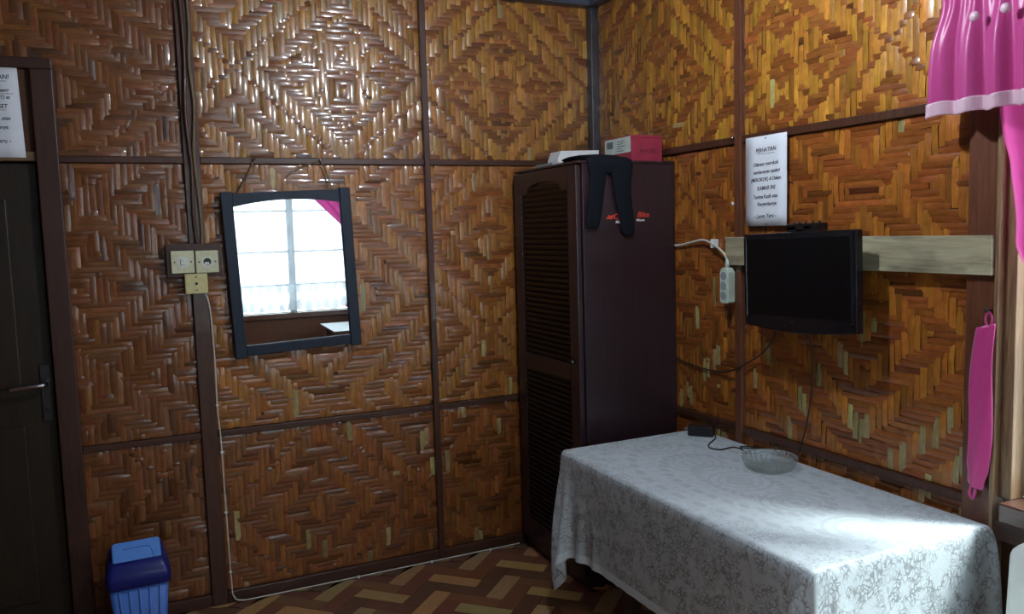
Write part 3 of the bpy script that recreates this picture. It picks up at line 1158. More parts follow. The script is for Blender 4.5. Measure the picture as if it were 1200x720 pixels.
# ------------------------------------------------------------------ wardrobe
WX0, WX1, WY0, WY1, WH = -0.488, -0.008, -0.66, -0.05, 1.812
wd_ = thing('wardrobe', 'tall dark brown wooden wardrobe with louvred door in the room corner', 'wardrobe', ((WX0 + WX1) / 2, (WY0 + WY1) / 2, 0))
cb = MB()
cb.box(WX0 + 0.025, WX1, WY0, WY0 + 0.02, 0.0, WH)
cb.box(WX0 + 0.025, WX1, WY1 - 0.02, WY1, 0.0, WH)
cb.box(WX1 - 0.01, WX1, WY0 + 0.02, WY1 - 0.02, 0.04, WH)
cb.box(WX0 + 0.025, WX1 - 0.01, WY0 + 0.02, WY1 - 0.02, 0.06, 0.08)
cb.box(WX0 + 0.025, WX1 - 0.01, WY0 + 0.02, WY1 - 0.02, 0.94, 0.955)
cb.build('body', MT['ward'], wd_, 0.002)
box('top_board', (WX0 + 0.006, WX1, WY0 - 0.004, WY1 + 0.004, WH, WH + 0.012), MT['ward'], wd_, 0.003)
box('plinth', (WX0 + 0.03, WX0 + 0.045, WY0 + 0.02, WY1 - 0.02, 0.0, 0.06), MT['ward'], wd_, 0.002)
dy0, dy1 = WY0 + 0.012, WY1 - 0.004
dr = box('door', (WX0 + 0.012, WX0 + 0.018, dy0 + 0.05, dy1 - 0.05, 0.10, WH - 0.04), MT['ward'], wd_)
box('stile', (WX0, WX0 + 0.024, dy0, dy0 + 0.075, 0.065, WH - 0.004), MT['ward'], dr, 0.004)
box('stile', (WX0, WX0 + 0.024, dy1 - 0.075, dy1, 0.065, WH - 0.004), MT['ward'], dr, 0.004)
# top rail with a shaped lower edge
n = 24
ya, yb = dy0 + 0.075, dy1 - 0.075
poly = [(ya, WH - 0.004)]
for i in range(n + 1):
    t = i / n
    e = min(t, 1 - t)
    drop = 0.105 - 0.035 * min(1, max(0, (e - 0.12) / 0.06)) - 0.015 * max(0, math.sin((t - 0.2) / 0.6 * math.pi))
    poly.append((ya + (yb - ya) * t, WH - drop))
poly.append((yb, WH - 0.004))
MB().prism(poly, lambda u, v, d: (d, u, v), WX0 + 0.001, WX0 + 0.023).build('rail', MT['ward'], dr, 0.003)
box('rail', (WX0 + 0.001, WX0 + 0.023, ya, yb, 0.905, 0.975), MT['ward'], dr, 0.003)
box('rail', (WX0 + 0.001, WX0 + 0.023, ya, yb, 0.068, 0.165), MT['ward'], dr, 0.003)
sm_ = None
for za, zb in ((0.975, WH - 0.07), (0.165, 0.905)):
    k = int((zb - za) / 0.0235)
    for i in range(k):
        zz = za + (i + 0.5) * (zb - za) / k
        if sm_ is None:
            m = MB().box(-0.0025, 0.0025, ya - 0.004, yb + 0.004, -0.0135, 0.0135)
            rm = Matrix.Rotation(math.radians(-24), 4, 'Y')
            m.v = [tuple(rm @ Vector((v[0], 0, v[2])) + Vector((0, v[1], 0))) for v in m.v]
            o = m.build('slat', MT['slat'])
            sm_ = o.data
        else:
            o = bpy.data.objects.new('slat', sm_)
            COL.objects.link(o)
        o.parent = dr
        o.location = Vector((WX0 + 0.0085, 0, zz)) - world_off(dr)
for z in (0.35, 1.5):
    MB().tube([(WX0 + 0.020, dy1 + 0.003, z - 0.03), (WX0 + 0.020, dy1 + 0.003, z + 0.03)], 0.004).build('hinge', MT['iron'], wd_)
MB().lathe([(0.0005, 0.02), (0.009, 0.018), (0.011, 0.012), (0.006, 0.004), (0.006, 0.0)], (0, 0, 0), 16).build('knob', MT['iron'], dr, xf=Matrix.Translation((WX0, dy0 + 0.038, 0.99)) @ Matrix.Rotation(math.radians(-90), 4, 'Y'))
# sticker on the plain side
FS = frame_xf((-0.247, WY0 - 0.0008, 1.592), (1, 0, 0), (0, 0, 1))
text_part('sticker', 'Cyclo', 0.031, FS @ Matrix.Translation((-0.035, 0, 0)), MT['redprint'], wd_, shear=0.2, sx=1.05, bold=0.0006)
text_part('sticker', 'Bike', 0.031, FS @ Matrix.Translation((0.076, 0.006, 0)), MT['redprint'], wd_, shear=0.2, sx=1.1, bold=0.0006)
em = MB()
em.prism([(-0.020, -0.008), (0.010, -0.010), (0.020, 0.010), (0.004, 0.004), (-0.004, 0.010), (-0.012, 0.0)], lambda u, v, d: FS @ Vector((u - 0.088, v, d)), 0, 0.0004)
em.build('sticker', MT['redprint'], wd_)
text_part('sticker', 'Ride', 0.014, FS @ Matrix.Translation((-0.045, -0.022, 0)), MT['whiteprint'], wd_, sx=1.2, bold=0.0006)
text_part('sticker', 'More', 0.014, FS @ Matrix.Translation((0.062, -0.016, 0)), MT['whiteprint'], wd_, sx=1.3, bold=0.0006)

WT = WH + 0.012
# things on the wardrobe
tag(box('grey_folder', (-0.415, -0.17, -0.31, -0.14, WT, WT + 0.022), MT['greycard'], None, 0.002), 'flat grey folder lying on the wardrobe under the white carton', 'folder')
wc = MB()
wc.prism([(-0.452, WT + 0.0225), (-0.238, WT + 0.0225), (-0.236, WT + 0.080), (-0.436, WT + 0.074), (-0.452, WT + 0.036)], lambda u, v, d: (u + 0.072, d, v), -0.30, -0.20)
tag(wc.build('white_carton', MT['card'], None, 0.002), 'low white carton with a slanting end on top of the wardrobe', 'carton')
BX0, BX1, BY0, BY1 = -0.198, -0.040, -0.62, -0.40
bx = thing('maroon_box', 'maroon cardboard box with a pale label on its end, on the wardrobe', 'box', ((BX0 + BX1) / 2, (BY0 + BY1) / 2, WT))
box('carton', (BX0 + 0.001, BX1 - 0.001, BY0 + 0.001, BY1 - 0.001, WT, WT + 0.10), MT['maroon'], bx, 0.001)
ld = MB()
ld.box(BX0, BX1, BY0, BY1, WT + 0.1005, WT + 0.112)
ld.build('lid', MT['maroon'], bx, 0.002)
lb = box('label', (BX0 - 0.0008, BX0, BY0 + 0.006, BY1 - 0.008, WT + 0.042, WT + 0.108), MT['label'], bx)
lb['label'] = 'pale printed end label'
FB = frame_xf((BX0 - 0.001, (BY0 + BY1) / 2, WT + 0.072), (0, -1, 0), (0, 0, 1))
for k in range(5):
    yy = 0.020 - 0.010 * k
    wdt = (0.055, 0.045, 0.06, 0.03, 0.05)[k]
    MB().box(0.0, wdt, yy - 0.0018, yy + 0.0018, 0, 0.0003, FB).build('label_print', MT['labelink'], lb)
MB().box(-0.085, -0.035, -0.004, 0.026, 0, 0.0003, FB).build('label_print', MT['labelink'], lb)
text_part('box_print', 'SHOES', 0.026, frame_xf(((BX0 + BX1) / 2 + 0.005, BY0 + 0.0003, WT + 0.045), (1, 0, 0), (0, 0, 1)), MT['maroon2'], bx, sx=1.1)

# black leggings hanging over the wardrobe top
NA_ = 14


def leg_rows(path):
    """path rows: (x, y, z, half width, half thickness, turn)"""
    V = []
    for (x, y, z, hw, ht, tilt) in path:
        for k in range(NA_):
            a = 2 * math.pi * k / NA_
            rip = 1 + 0.10 * math.sin(a * 3 + z * 40) + 0.06 * math.sin(z * 95 + x * 60)
            # cross-section in x and in the local thickness direction
            V.append((x + hw * math.cos(a) * rip, y - ht * math.sin(a) * rip * math.cos(tilt), z + ht * math.sin(a) * rip * math.sin(tilt)))
    F = []
    n_ = len(path)
    for i in range(n_ - 1):
        for k in range(NA_):
            k2 = (k + 1) % NA_
            F.append((i * NA_ + k, i * NA_ + k2, (i + 1) * NA_ + k2, (i + 1) * NA_ + k))
    F.append(tuple(range(NA_ - 1, -1, -1)))
    F.append(tuple(range((n_ - 1) * NA_, n_ * NA_)))
    return V, F


FY = WY0 - 0.016
lg = MB()
h2 = math.pi / 2
lg.add(*leg_rows([(-0.36, -0.36, WT + 0.010, 0.05, 0.008, h2), (-0.37, -0.47, WT + 0.012, 0.055, 0.010, h2), (-0.385, WY0 + 0.03, WT + 0.012, 0.052, 0.010, h2),
                  (-0.395, FY + 0.006, WT + 0.006, 0.050, 0.009, 0.8), (-0.397, FY, WT - 0.02, 0.048, 0.008, 0), (-0.398, FY, 1.74, 0.036, 0.008, 0), (-0.407, FY, 1.68, 0.037, 0.009, 0),
                  (-0.417, FY, 1.62, 0.036, 0.009, 0), (-0.425, FY, 1.57, 0.033, 0.009, 0), (-0.427, FY, 1.55, 0.028, 0.007, 0), (-0.427, FY, 1.545, 0.014, 0.003, 0)]), True)
lg.add(*leg_rows([(-0.34, -0.35, WT + 0.011, 0.05, 0.008, h2), (-0.31, -0.47, WT + 0.013, 0.055, 0.010, h2), (-0.285, WY0 + 0.03, WT + 0.013, 0.062, 0.010, h2),
                  (-0.285, FY + 0.006, WT + 0.006, 0.064, 0.009, 0.8), (-0.285, FY, WT - 0.02, 0.062, 0.008, 0), (-0.288, FY, 1.74, 0.045, 0.008, 0), (-0.277, FY, 1.66, 0.040, 0.009, 0),
                  (-0.265, FY, 1.59, 0.037, 0.009, 0), (-0.256, FY, 1.54, 0.036, 0.009, 0), (-0.254, FY, 1.52, 0.030, 0.007, 0), (-0.254, FY, 1.512, 0.014, 0.003, 0)]), True)
lg.add(*leg_rows([(-0.44, -0.45, WT + 0.014, 0.012, 0.006, h2), (-0.42, -0.52, WT + 0.020, 0.04, 0.014, h2), (-0.36, -0.56, WT + 0.022, 0.075, 0.012, h2), (-0.34, WY0 + 0.005, WT + 0.018, 0.085, 0.009, h2),
                  (-0.34, FY + 0.004, WT + 0.002, 0.080, 0.009, 0.7), (-0.34, FY - 0.001, WT - 0.02, 0.066, 0.009, 0), (-0.345, FY - 0.001, WT - 0.045, 0.03, 0.005, 0), (-0.345, FY, WT - 0.055, 0.012, 0.003, 0)]), True)
tag(lg.build('leggings', MT['knit'], None, subsurf=1), 'black knitted leggings hanging over the top edge of the wardrobe', 'leggings')

# ------------------------------------------------------------------ mirror
mc = Vector((-1.526, -0.036, 1.402))
MX = Matrix.Translation(mc) @ Matrix.Rotation(math.radians(0.8), 4, 'X') @ Matrix.Rotation(math.radians(-2.0), 4, 'Y')
mr = thing('wall_mirror', 'rectangular wall mirror in a blue-black wooden frame hung on strings', 'mirror', (mc.x, mc.y, mc.z - 0.35))
hw_, hh_ = 0.266, 0.338
ww = 0.046
box('glass', (-hw_ + 0.02, hw_ - 0.02, -0.004, 0.0, -hh_ + 0.02, hh_ - 0.01), MT['mirror'], mr, xf=MX)
for sx in (-1, 1):
    a, b = sorted((sx * hw_, sx * (hw_ - ww)))
    box('frame_stile', (a, b, -0.018, 0.010, -hh_ - (0.008), hh_ + 0.006), MT['mframe'], mr, 0.003, xf=MX)
box('frame_rail', (-hw_ + ww, hw_ - ww, -0.014, 0.008, -hh_, -hh_ + 0.043), MT['mframe'], mr, 0.003, xf=MX)
poly = [(hw_ - ww, hh_), (-hw_ + ww, hh_)]
for i in range(17):
    t = i / 16
    poly.append((-hw_ + ww + (2 * hw_ - 2 * ww) * t, hh_ - 0.056 + 0.022 * (1 - (2 * t - 1) ** 2)))
MB().prism(poly, lambda u, v, d: (u, d, v), -0.014, 0.008).build('frame_rail', MT['mframe'], mr, 0.002, xf=MX)
for xa, xn in ((-0.20, -1.659), (0.19, -1.387)):
    p = MX @ Vector((xa, 0.0, hh_ - 0.005))
    q = Vector((xn, -0.021, 1.872))
    mid = (p + q) / 2 + Vector((0.008, 0, 0.004))
    MB().tube(smooth_path([p, mid, q], 5), 0.0034, 6).build('hanging_string', MT['oldcord'], mr)
MB().tube(smooth_path([(-1.387, -0.020, 1.872), (-1.43, -0.019, 1.858), (-1.50, -0.018, 1.825), (-1.53, -0.018, 1.80)], 5), 0.003, 6).build('hanging_string', MT['oldcord'], mr)
nail((-1.659, -0.014, 1.870), (0, -1, 0.2), 'steel nail in the wall rail holding the left string of the mirror', 'steel', 0.004, 0.016)
nail((-1.387, -0.014, 1.870), (0, -1, 0.2), 'steel nail in the wall rail holding the right string of the mirror', 'steel', 0.004, 0.016)

# ------------------------------------------------------------------ switches and cables on the back wall
sw = thing('switch_board', 'cream light switch and sockets on a wooden block on the left stud', 'switch', (-1.915, -0.022, 1.33))
box('backing_board', (-2.022, -1.812, -0.045, -0.0225, 1.398, 1.532), MT['frame'], sw, 0.003)
p1 = box('switch_plate', (-2.005, -1.918, -0.058, -0.0455, 1.415, 1.505), MT['cream'], sw, 0.003)
p2 = box('socket_plate', (-1.913, -1.826, -0.058, -0.0455, 1.413, 1.503), MT['cream'], sw, 0.003)
p3 = box('socket_plate', (-1.958, -1.872, -0.058, -0.0235, 1.330, 1.411), MT['cream2'], sw, 0.003)
RY = Matrix.Rotation(math.radians(90), 4, 'X')


def disc(name, c, r, d, mat, parent, prof=None):
    MB().lathe(prof or [(0.0004, 0), (r, 0), (r, d), (0.0004, d)], (0, 0, 0), 20, smooth=False).build(name, mat, parent, xf=Matrix.Translation(c) @ RY)


disc('rocker_surround', (-1.961, -0.0582, 1.460), 0.024, 0.002, MT['pale'], p1)
box('rocker', (-1.970, -1.952, -0.066, -0.060, 1.448, 1.472), MT['pale'], p1, 0.002)
disc('socket_ring', (-1.869, -0.0582, 1.458), 0.021, 0.003, MT['pale'], p2, [(0.014, 0), (0.021, 0), (0.021, 0.003), (0.014, 0.003)])
disc('socket_well', (-1.869, -0.0612, 1.458), 0.0150, 0.001, MT['dark'], p2)
MB().box(-1.880, -1.862, -0.0645, -0.0615, 1.445, 1.457).build('socket_bridge', MT['pale'], p2, 0.002)
for c, pp in (((-1.992, -0.058, 1.460), p1), ((-1.930, -0.058, 1.460), p1), ((-1.900, -0.058, 1.458), p2), ((-1.838, -0.058, 1.458), p2),
              ((-1.915, -0.058, 1.398), p3), ((-1.915, -0.058, 1.345), p3)):
    disc('screw', c, 0.0035, 0.0012, MT['iron'], pp)
disc('socket_hole', (-1.915, -0.058, 1.371), 0.006, 0.001, MT['dark'], p3)

cb_ = thing('floor_cable', 'thin white cable running from the switches down the stud and along the wall foot', 'cable', (-1.87, -0.035, 0))
cp = smooth_path([(-1.882, -0.0235, 1.332), (-1.868, -0.027, 1.26), (-1.862, -0.024, 1.06), (-1.864, -0.026, 0.86), (-1.858, -0.026, 0.70), (-1.856, -0.026, 0.40), (-1.852, -0.026, 0.10),
                  (-1.846, -0.028, 0.03), (-1.815, -0.031, 0.008), (-1.72, -0.034, 0.006), (-1.31, -0.034, 0.006), (-0.96, -0.032, 0.006), (-0.60, -0.031, 0.006), (-0.50, -0.031, 0.006)], 8)
MB().tube(cp, 0.0034, 6).build('cord', MT['cordwht'], cb_)
for p in ((-1.864, -0.026, 0.86), (-1.857, -0.026, 0.66), (-1.856, -0.026, 0.40), (-1.853, -0.026, 0.14)):
    box('cable_clip', (p[0] - 0.006, p[0] + 0.006, p[1] - 0.006, p[1] + 0.002, p[2] - 0.004, p[2] + 0.004), MT['card'], cb_, 0.001)
for x in (-1.31, -0.96, -0.66):
    box('cable_clip', (x - 0.005, x + 0.005, -0.040, -0.030, 0.0, 0.011), MT['card'], cb_, 0.001)
up_ = thing('stud_cables', 'two old brown cables running down the left stud to the switches', 'cable', (-1.89, -0.03, 1.53))
MB().tube(smooth_path([(-1.885, -0.028, 2.62), (-1.880, -0.029, 2.4), (-1.888, -0.031, 2.25), (-1.880, -0.029, 2.08), (-1.892, -0.030, 1.9), (-1.886, -0.029, 1.75), (-1.880, -0.029, 1.6), (-1.884, -0.036, 1.528)], 8), 0.006, 8).build('cord', MT['oldcord'], up_)
MB().tube(smooth_path([(-1.912, -0.030, 2.62), (-1.904, -0.031, 2.3), (-1.914, -0.032, 2.05), (-1.904, -0.031, 1.85), (-1.908, -0.031, 1.65), (-1.902, -0.036, 1.528)], 8), 0.0075, 8).build('cord', MT['batten'], up_)

# ------------------------------------------------------------------ paper notices
def notice(name, xf, wdt, hgt, lines, label, tilt=0.0):
    """xf: plane with origin at the sheet centre"""
    root = thing(name, label, 'notice', tuple(xf @ Vector((0, -hgt / 2, 0))))
    nx_, ny_ = 5, 9
    P = np.zeros((nx_, ny_, 3))
    for i in range(nx_):
        for j in range(ny_):
            a, b = i / (nx_ - 1) - 0.5, j / (ny_ - 1) - 0.5
            P[i, j] = xf @ Vector((a * wdt, b * hgt, 0.0004))
    MB().grid(P).build('paper', MT['paper'], root, solid=0.0006)
    for (txt, y, size, x, ul) in lines:
        text_part('lettering', txt, size, xf @ Matrix.Translation((x, y, 0.001)) @ Matrix.Rotation(math.radians(1.5), 4, 'Z'), MT['ink'], root, extrude=0.0002, shear=0.15, sx=0.9, bold=0.0004)
        if ul:
            u = MB().box(x - ul / 2, x + ul / 2, y - size * 0.62, y - size * 0.62 + 0.0016, 0.0006, 0.001, xf)
            u.build('underline', MT['ink'], root)
    return root


XR = frame_xf((-0.0245, -1.238, 1.702), (0, -1, 0), (0, 0, 1))
nt1 = notice('paper_notice', XR, 0.213, 0.328, [
    ('PERHATIAN', 0.112, 0.022, 0.0, 0.09),
    ('Dilarang merokok', 0.062, 0.0195, 0.0, 0),
    ('sembarangan apalagi', 0.034, 0.0185, 0.004, 0),
    ('(MEROKOK) di Dalam', 0.006, 0.0185, 0.0, 0.0),
    ('KAMAR INI', -0.026, 0.021, 0.002, 0),
    ('Terima Kasih atas', -0.057, 0.0195, -0.002, 0),
    ('Pengertiannya', -0.084, 0.0195, 0.006, 0),
    ('- Lenga Yeru -', -0.128, 0.022, -0.004, 0)],
    'white handwritten paper notice pinned above the television')
for y in (0.155, -0.158):
    q = XR @ Vector((0.0 if y > 0 else 0.005, y, 0.0008))
    MB().lathe([(0.0003, 0.002), (0.0028, 0.0012), (0.003, 0), (0.0003, -0.001)], (0, 0, 0), 10).build('pin', MT['iron'], nt1, xf=Matrix.Translation(q) @ Matrix.Rotation(math.radians(-90), 4, 'Y'))
XD = frame_xf((-2.588, -0.0135, 2.035), (1, 0, 0.015), (-0.02, 0, 1))
nt2 = notice('paper_notice', XD, 0.213, 0.328, [
    ('PERHATIAN!', 0.128, 0.023, 0.020, 0.10),
    ('Dilarang membuang', 0.080, 0.0195, 0.002, 0.17),
    ('sampah (PEMBALUT) at', 0.054, 0.0175, -0.003, 0),
    ('CLOSET', 0.022, 0.021, 0.030, 0.06),
    ('Terima Kasih, atas', -0.022, 0.0195, 0.004, 0),
    ('Pengertiannya', -0.054, 0.0195, 0.010, 0),
    ('- Lenga Yeru -', -0.104, 0.022, 0.006, 0)],
    'white handwritten paper notice pinned above the dark door')

# ------------------------------------------------------------------ plank, television, power strip
tag(box('wall_plank', (-0.044, -0.0225, -2.125, -1.035, 1.390, 1.498), MT['plank'], None, 0.002), 'raw pale pine plank nailed across the right-hand wall behind the television', 'plank')

tc = Vector((-0.135, -1.514, 1.358))
# television plane leans and turns a little toward the room
TX = Matrix.Translation(tc) @ Matrix.Rotation(math.radians(-90), 4, 'Z') @ Matrix.Rotation(math.radians(-1.5), 4, 'Y')   # local x right (-y), local y into the wall, z up
tv = thing('television', 'small black flat television fixed on the pine plank', 'television', (tc.x, tc.y, tc.z - 0.17))
TW, TH = 0.250, 0.158


def tvpoly(inset=0.0):
    p = [(-TW + inset, TH - inset), (-TW + inset, -TH + 0.004 + inset)]
    for i in range(13):
        t = i / 12
        p.append((-TW + inset + (2 * TW - 2 * inset) * t, -TH - 0.006 - 0.016 * math.sin(math.pi * t) + inset))
    p += [(TW - inset, -TH + 0.004 + inset), (TW - inset, TH - inset)]
    return p


def tvp(u, v, d):
    return (u, d, v)


MB().prism(tvpoly(), tvp, -0.012, 0.022).build('bezel', MT['bezel'], tv, 0.005, xf=TX, seg=3)
MB().prism([(-TW + 0.025, TH - 0.02), (-TW + 0.025, -TH + 0.02), (TW - 0.025, -TH + 0.02), (TW - 0.025, TH - 0.02)], tvp, 0.018, 0.048).build('back_cover', MT['black'], tv, 0.012, xf=TX)
box('screen', (-TW + 0.022, TW - 0.022, -0.0135, -0.011, -TH + 0.034, TH - 0.020), MT['screen'], tv, xf=TX)
for sx in (-1, 1):
    a, b = sorted((sx * (TW - 0.006), sx * (TW - 0.018)))
    box('side_trim', (a, b, -0.0185, -0.010, -TH + 0.022, TH - 0.010), MT['bezel'], tv, 0.003, xf=TX)
text_part('logo', 'LG', 0.011, TX @ frame_xf((-0.02, -0.0125, -TH + 0.014), (1, 0, 0), (0, 0, 1)), MT['iron'], tv, bold=0.0003)
bk = MB()
bk.box(-0.09, 0.05, 0.046, 0.090, -0.06, 0.06)
bk.box(-0.10, -0.055, 0.046, 0.090, 0.02, 0.178).box(-0.02, 0.045, 0.046, 0.090, 0.02, 0.178).box(-0.10, 0.045, 0.046, 0.090, 0.165, 0.186)
bk.build('wall_bracket', MT['black'], tv, 0.002, xf=TX)
for a in (-0.085, -0.06, -0.03, 0.0, 0.03):
    MB().lathe([(0.004, 0), (0.004, 0.010), (0.0003, 0.010)], (0, 0, 0), 8).build('bracket_bolt', MT['black'], tv, xf=TX @ Matrix.Translation((a, 0.068, 0.184)))

ps = thing('power_strip', 'white three-socket power strip hanging beside the television', 'power strip', (-0.045, -1.045, 1.24))
bdy = MB()
pts = [(-1.069, 1.248), (-1.064, 1.240), (-1.024, 1.240), (-1.019, 1.248), (-1.019, 1.362), (-1.030, 1.380), (-1.058, 1.380), (-1.069, 1.362)]
bdy.prism([(y, z) for y, z in pts], lambda u, v, d: (d, u, v), -0.060, -0.0235)
bd = bdy.build('strip_body', MT['stripw'], ps, 0.004)
for z in (1.272, 1.310, 1.348):
    MB().lathe([(0.0125, 0.0), (0.0155, 0.0), (0.0155, 0.0025), (0.0125, 0.0025)], (0, 0, 0), 20, smooth=False).build('socket_ring', MT['greycard'], ps, xf=Matrix.Translation((-0.0602, -1.044, z)) @ Matrix.Rotation(math.radians(-90), 4, 'Y'))
    w_ = MB().lathe([(0.0003, 0), (0.0118, 0), (0.0118, 0.0006), (0.0003, 0.0006)], (0, 0, 0), 16, smooth=False).build('socket_face', MT['stripw'], ps, xf=Matrix.Translation((-0.0602, -1.044, z)) @ Matrix.Rotation(math.radians(-90), 4, 'Y'))
    for dy in (-0.005, 0.005):
        MB().lathe([(0.0003, 0), (0.0022, 0), (0.0022, 0.0003), (0.0003, 0.0003)], (0, 0, 0), 8, smooth=False).build('pin_hole', MT['dark'], w_, xf=Matrix.Translation((-0.0610, -1.044 + dy, z)) @ Matrix.Rotation(math.radians(-90), 4, 'Y'))
MB().tube([(-0.042, -1.046, 1.378), (-0.042, -1.046, 1.400), (-0.042, -1.045, 1.412)], [0.011, 0.010, 0.006], 10).build('cord_sleeve', MT['stripw'], ps)
MB().tube(smooth_path([(-0.042, -1.045, 1.410), (-0.040, -1.020, 1.435), (-0.034, -0.96, 1.465), (-0.026, -0.88, 1.486), (-0.020, -0.80, 1.478), (-0.016, -0.72, 1.466), (-0.014, -0.668, 1.463)], 8), 0.0048, 8).build('cord', MT['cordwht'], ps)
box('cord_clip', (-0.034, -0.004, -0.945, -0.932, 1.455, 1.490), MT['card'], ps, 0.001)

# black cable looping below the television
MB_c = MB().tube(smooth_path([(-0.065, -1.33, 1.20), (-0.030, -1.285, 1.13), (-0.022, -1.215, 1.06), (-0.028, -1.13, 1.010), (-0.029, -1.05, 0.972), (-0.014, -0.95, 0.952), (-0.012, -0.82, 0.952), (-0.012, -0.70, 0.965), (-0.012, -0.668, 0.972)], 8), 0.0032, 6)
tag(MB_c.build('television_cable', MT['cordblk']), 'thin black cable looping below the television along the wall to the wardrobe', 'cable')

# ------------------------------------------------------------------ table and cloth
TX0, TX1, TY0, TY1, TZ = -0.690, -0.034, -2.140, -0.840, 0.694
tb_ = thing('table', 'wooden table under the white lace tablecloth along the right wall', 'table', ((TX0 + TX1) / 2, (TY0 + TY1) / 2, 0))
tcx, tcy, thx, thy = (TX0 + TX1) / 2, (TY0 + TY1) / 2, (TX1 - TX0) / 2 - 0.016, (TY1 - TY0) / 2 - 0.016
tpoly = []
for cx_, cy_, a0_ in ((thx, thy, 0), (-thx, thy, 90), (-thx, -thy, 180), (thx, -thy, 270)):
    for i in range(7):
        a_ = math.radians(a0_ + 15 * i)
        tpoly.append((tcx + cx_ - math.copysign(0.04, cx_) + 0.04 * math.cos(a_), tcy + cy_ - math.copysign(0.04, cy_) + 0.04 * math.sin(a_)))
MB().prism(tpoly, lambda u, v, d: (u, v, d), TZ - 0.028, TZ - 0.007).build('tabletop', MT['tablewood'], tb_, 0.006)
ap = MB()
ap.box(TX0 + 0.05, TX0 + 0.07, TY0 + 0.03, TY1 - 0.03, TZ - 0.14, TZ - 0.023).box(TX1 - 0.05, TX1 - 0.03, TY0 + 0.03, TY1 - 0.03, TZ - 0.14, TZ - 0.023)
ap.box(TX0 + 0.07, TX1 - 0.05, TY0 + 0.03, TY0 + 0.05, TZ - 0.14, TZ - 0.023).box(TX0 + 0.07, TX1 - 0.05, TY1 - 0.05, TY1 - 0.03, TZ - 0.14, TZ - 0.023)
ap.build('apron', MT['tablewood'], tb_, 0.002)
for x in (TX0 + 0.17, TX1 - 0.105):
    for y in (TY0 + 0.10, TY1 - 0.22):
        box('leg', (x, x + 0.05, y, y + 0.05, 0, TZ - 0.023), MT['tablewood'], tb_, 0.004)


def drape():
    """small position-based cloth: a rectangle laid on the table and let fall"""
    h = 0.02
    over_l, over_n, over_f, over_r = 0.34, 0.36, 0.24, 0.10
    us = np.arange(TX0 - over_l, TX1 + over_r + 1e-6, h)
    vs_ = np.arange(TY0 - over_n, TY1 + over_f + 1e-6, h)
    U, V = np.meshgrid(us, vs_, indexing='ij')
    X = np.stack([U, V, np.full_like(U, TZ + 0.004)], -1)
    m = U > TX1
    X[m, 2] -= (U[m] - TX1)
    X[m, 0] = TX1 + 0.008
    # give the overhang a slight downward start
    dl = np.maximum(TX0 - U, 0) + np.maximum(TY0 - V, 0) + np.maximum(V - TY1, 0)
    X[..., 2] -= 0.5 * dl
    rg = np.random.default_rng(5)
    X += rg.normal(0, 0.0008, X.shape) * (dl > 0)[..., None]
    vel = np.zeros_like(X)
    nu, nv = U.shape

    def solve(X, a, b, L, k):
        d = X[b] - X[a]
        l = np.linalg.norm(d, axis=-1, keepdims=True) + 1e-9
        c = d * (0.5 * k * (l - L) / l)
        X[a] += c
        X[b] -= c

    cons = []
    for st, k in ((1, 1.0), (2, 0.12)):
        L = h * st
        for ph in range(2 * st):
            for axis in (0, 1):
                n_ = nu if axis == 0 else nv
                idx = np.arange(n_ - st)
                idx = idx[(idx // st) % 2 == (ph % 2)] if st == 1 else idx[(idx % 4) == ph]
                if axis == 0:
                    cons.append((np.ix_(idx, np.arange(nv)), np.ix_(idx + st, np.arange(nv)), L, k))
                else:
                    cons.append((np.ix_(np.arange(nu), idx), np.ix_(np.arange(nu), idx + st), L, k))
    for dj in (1, -1):
        for ph in range(2):
            idx = np.arange(nu - 1)
            idx = idx[idx % 2 == ph]
            jj = np.arange(nv - 1) if dj == 1 else np.arange(1, nv)
            cons.append((np.ix_(idx, jj), np.ix_(idx + 1, jj + dj), h * math.sqrt(2), 0.25))
    dt = 1 / 60
    topm = (U > TX0 - 0.001) & (V > TY0 - 0.001) & (V < TY1 + 0.001)
    pin = X[topm].copy()
    r = 0.004
    for step in range(230):
        vel[..., 2] -= 9.8 * dt
        vel *= 0.965
        old = X.copy()
        X = X + vel * dt
        for it in range(7):
            for a, b, L, k in cons:
                solve(X, a, b, L, k)
            X[topm] = pin
            # table box collision
            x, y, z = X[..., 0], X[..., 1], X[..., 2]
            ins = (x > TX0 - r) & (x < TX1 + r) & (y > TY0 - r) & (y < TY1 + r) & (z < TZ + 0.004)
            dx0, dy0, dy1, dz = x - (TX0 - r), y - (TY0 - r), (TY1 + r) - y, (TZ + 0.004) - z
            mn = np.minimum(np.minimum(dx0, dz), np.minimum(dy0, dy1))
            a_ = ins & (mn == dx0)
            x[a_] = TX0 - r
            b__ = ins & (mn == dy0)
            y[b__] = TY0 - r
            c_ = ins & (mn == dy1)
            y[c_] = TY1 + r
            d_ = ins & (mn == dz)
            z[d_] = TZ + 0.004
            np.minimum(x, -0.0245, out=x)
            np.minimum(y, WY0 - 0.03, out=y)
            np.maximum(z, 0.01, out=z)
        vel = (X - old) / dt
    return X, np.stack([U - (TX0 + TX1) / 2, V - (TY0 + TY1) / 2], -1)


XC, UVC = drape()
cl = sheet('tablecloth', XC, MT['lace'], 'white floral lace tablecloth draped over the table along the right wall', 'tablecloth', UVC)

# ------------------------------------------------------------------ things on the table
CZ = TZ + 0.0045
ash = thing('glass_ashtray', 'ribbed clear glass ashtray on the lace tablecloth', 'ashtray', (-0.185, -1.435, CZ))


def rib(a, i):
    return 1 + 0.018 * math.cos(a * 28) * (1 if 1 <= i <= 4 else 0.4)


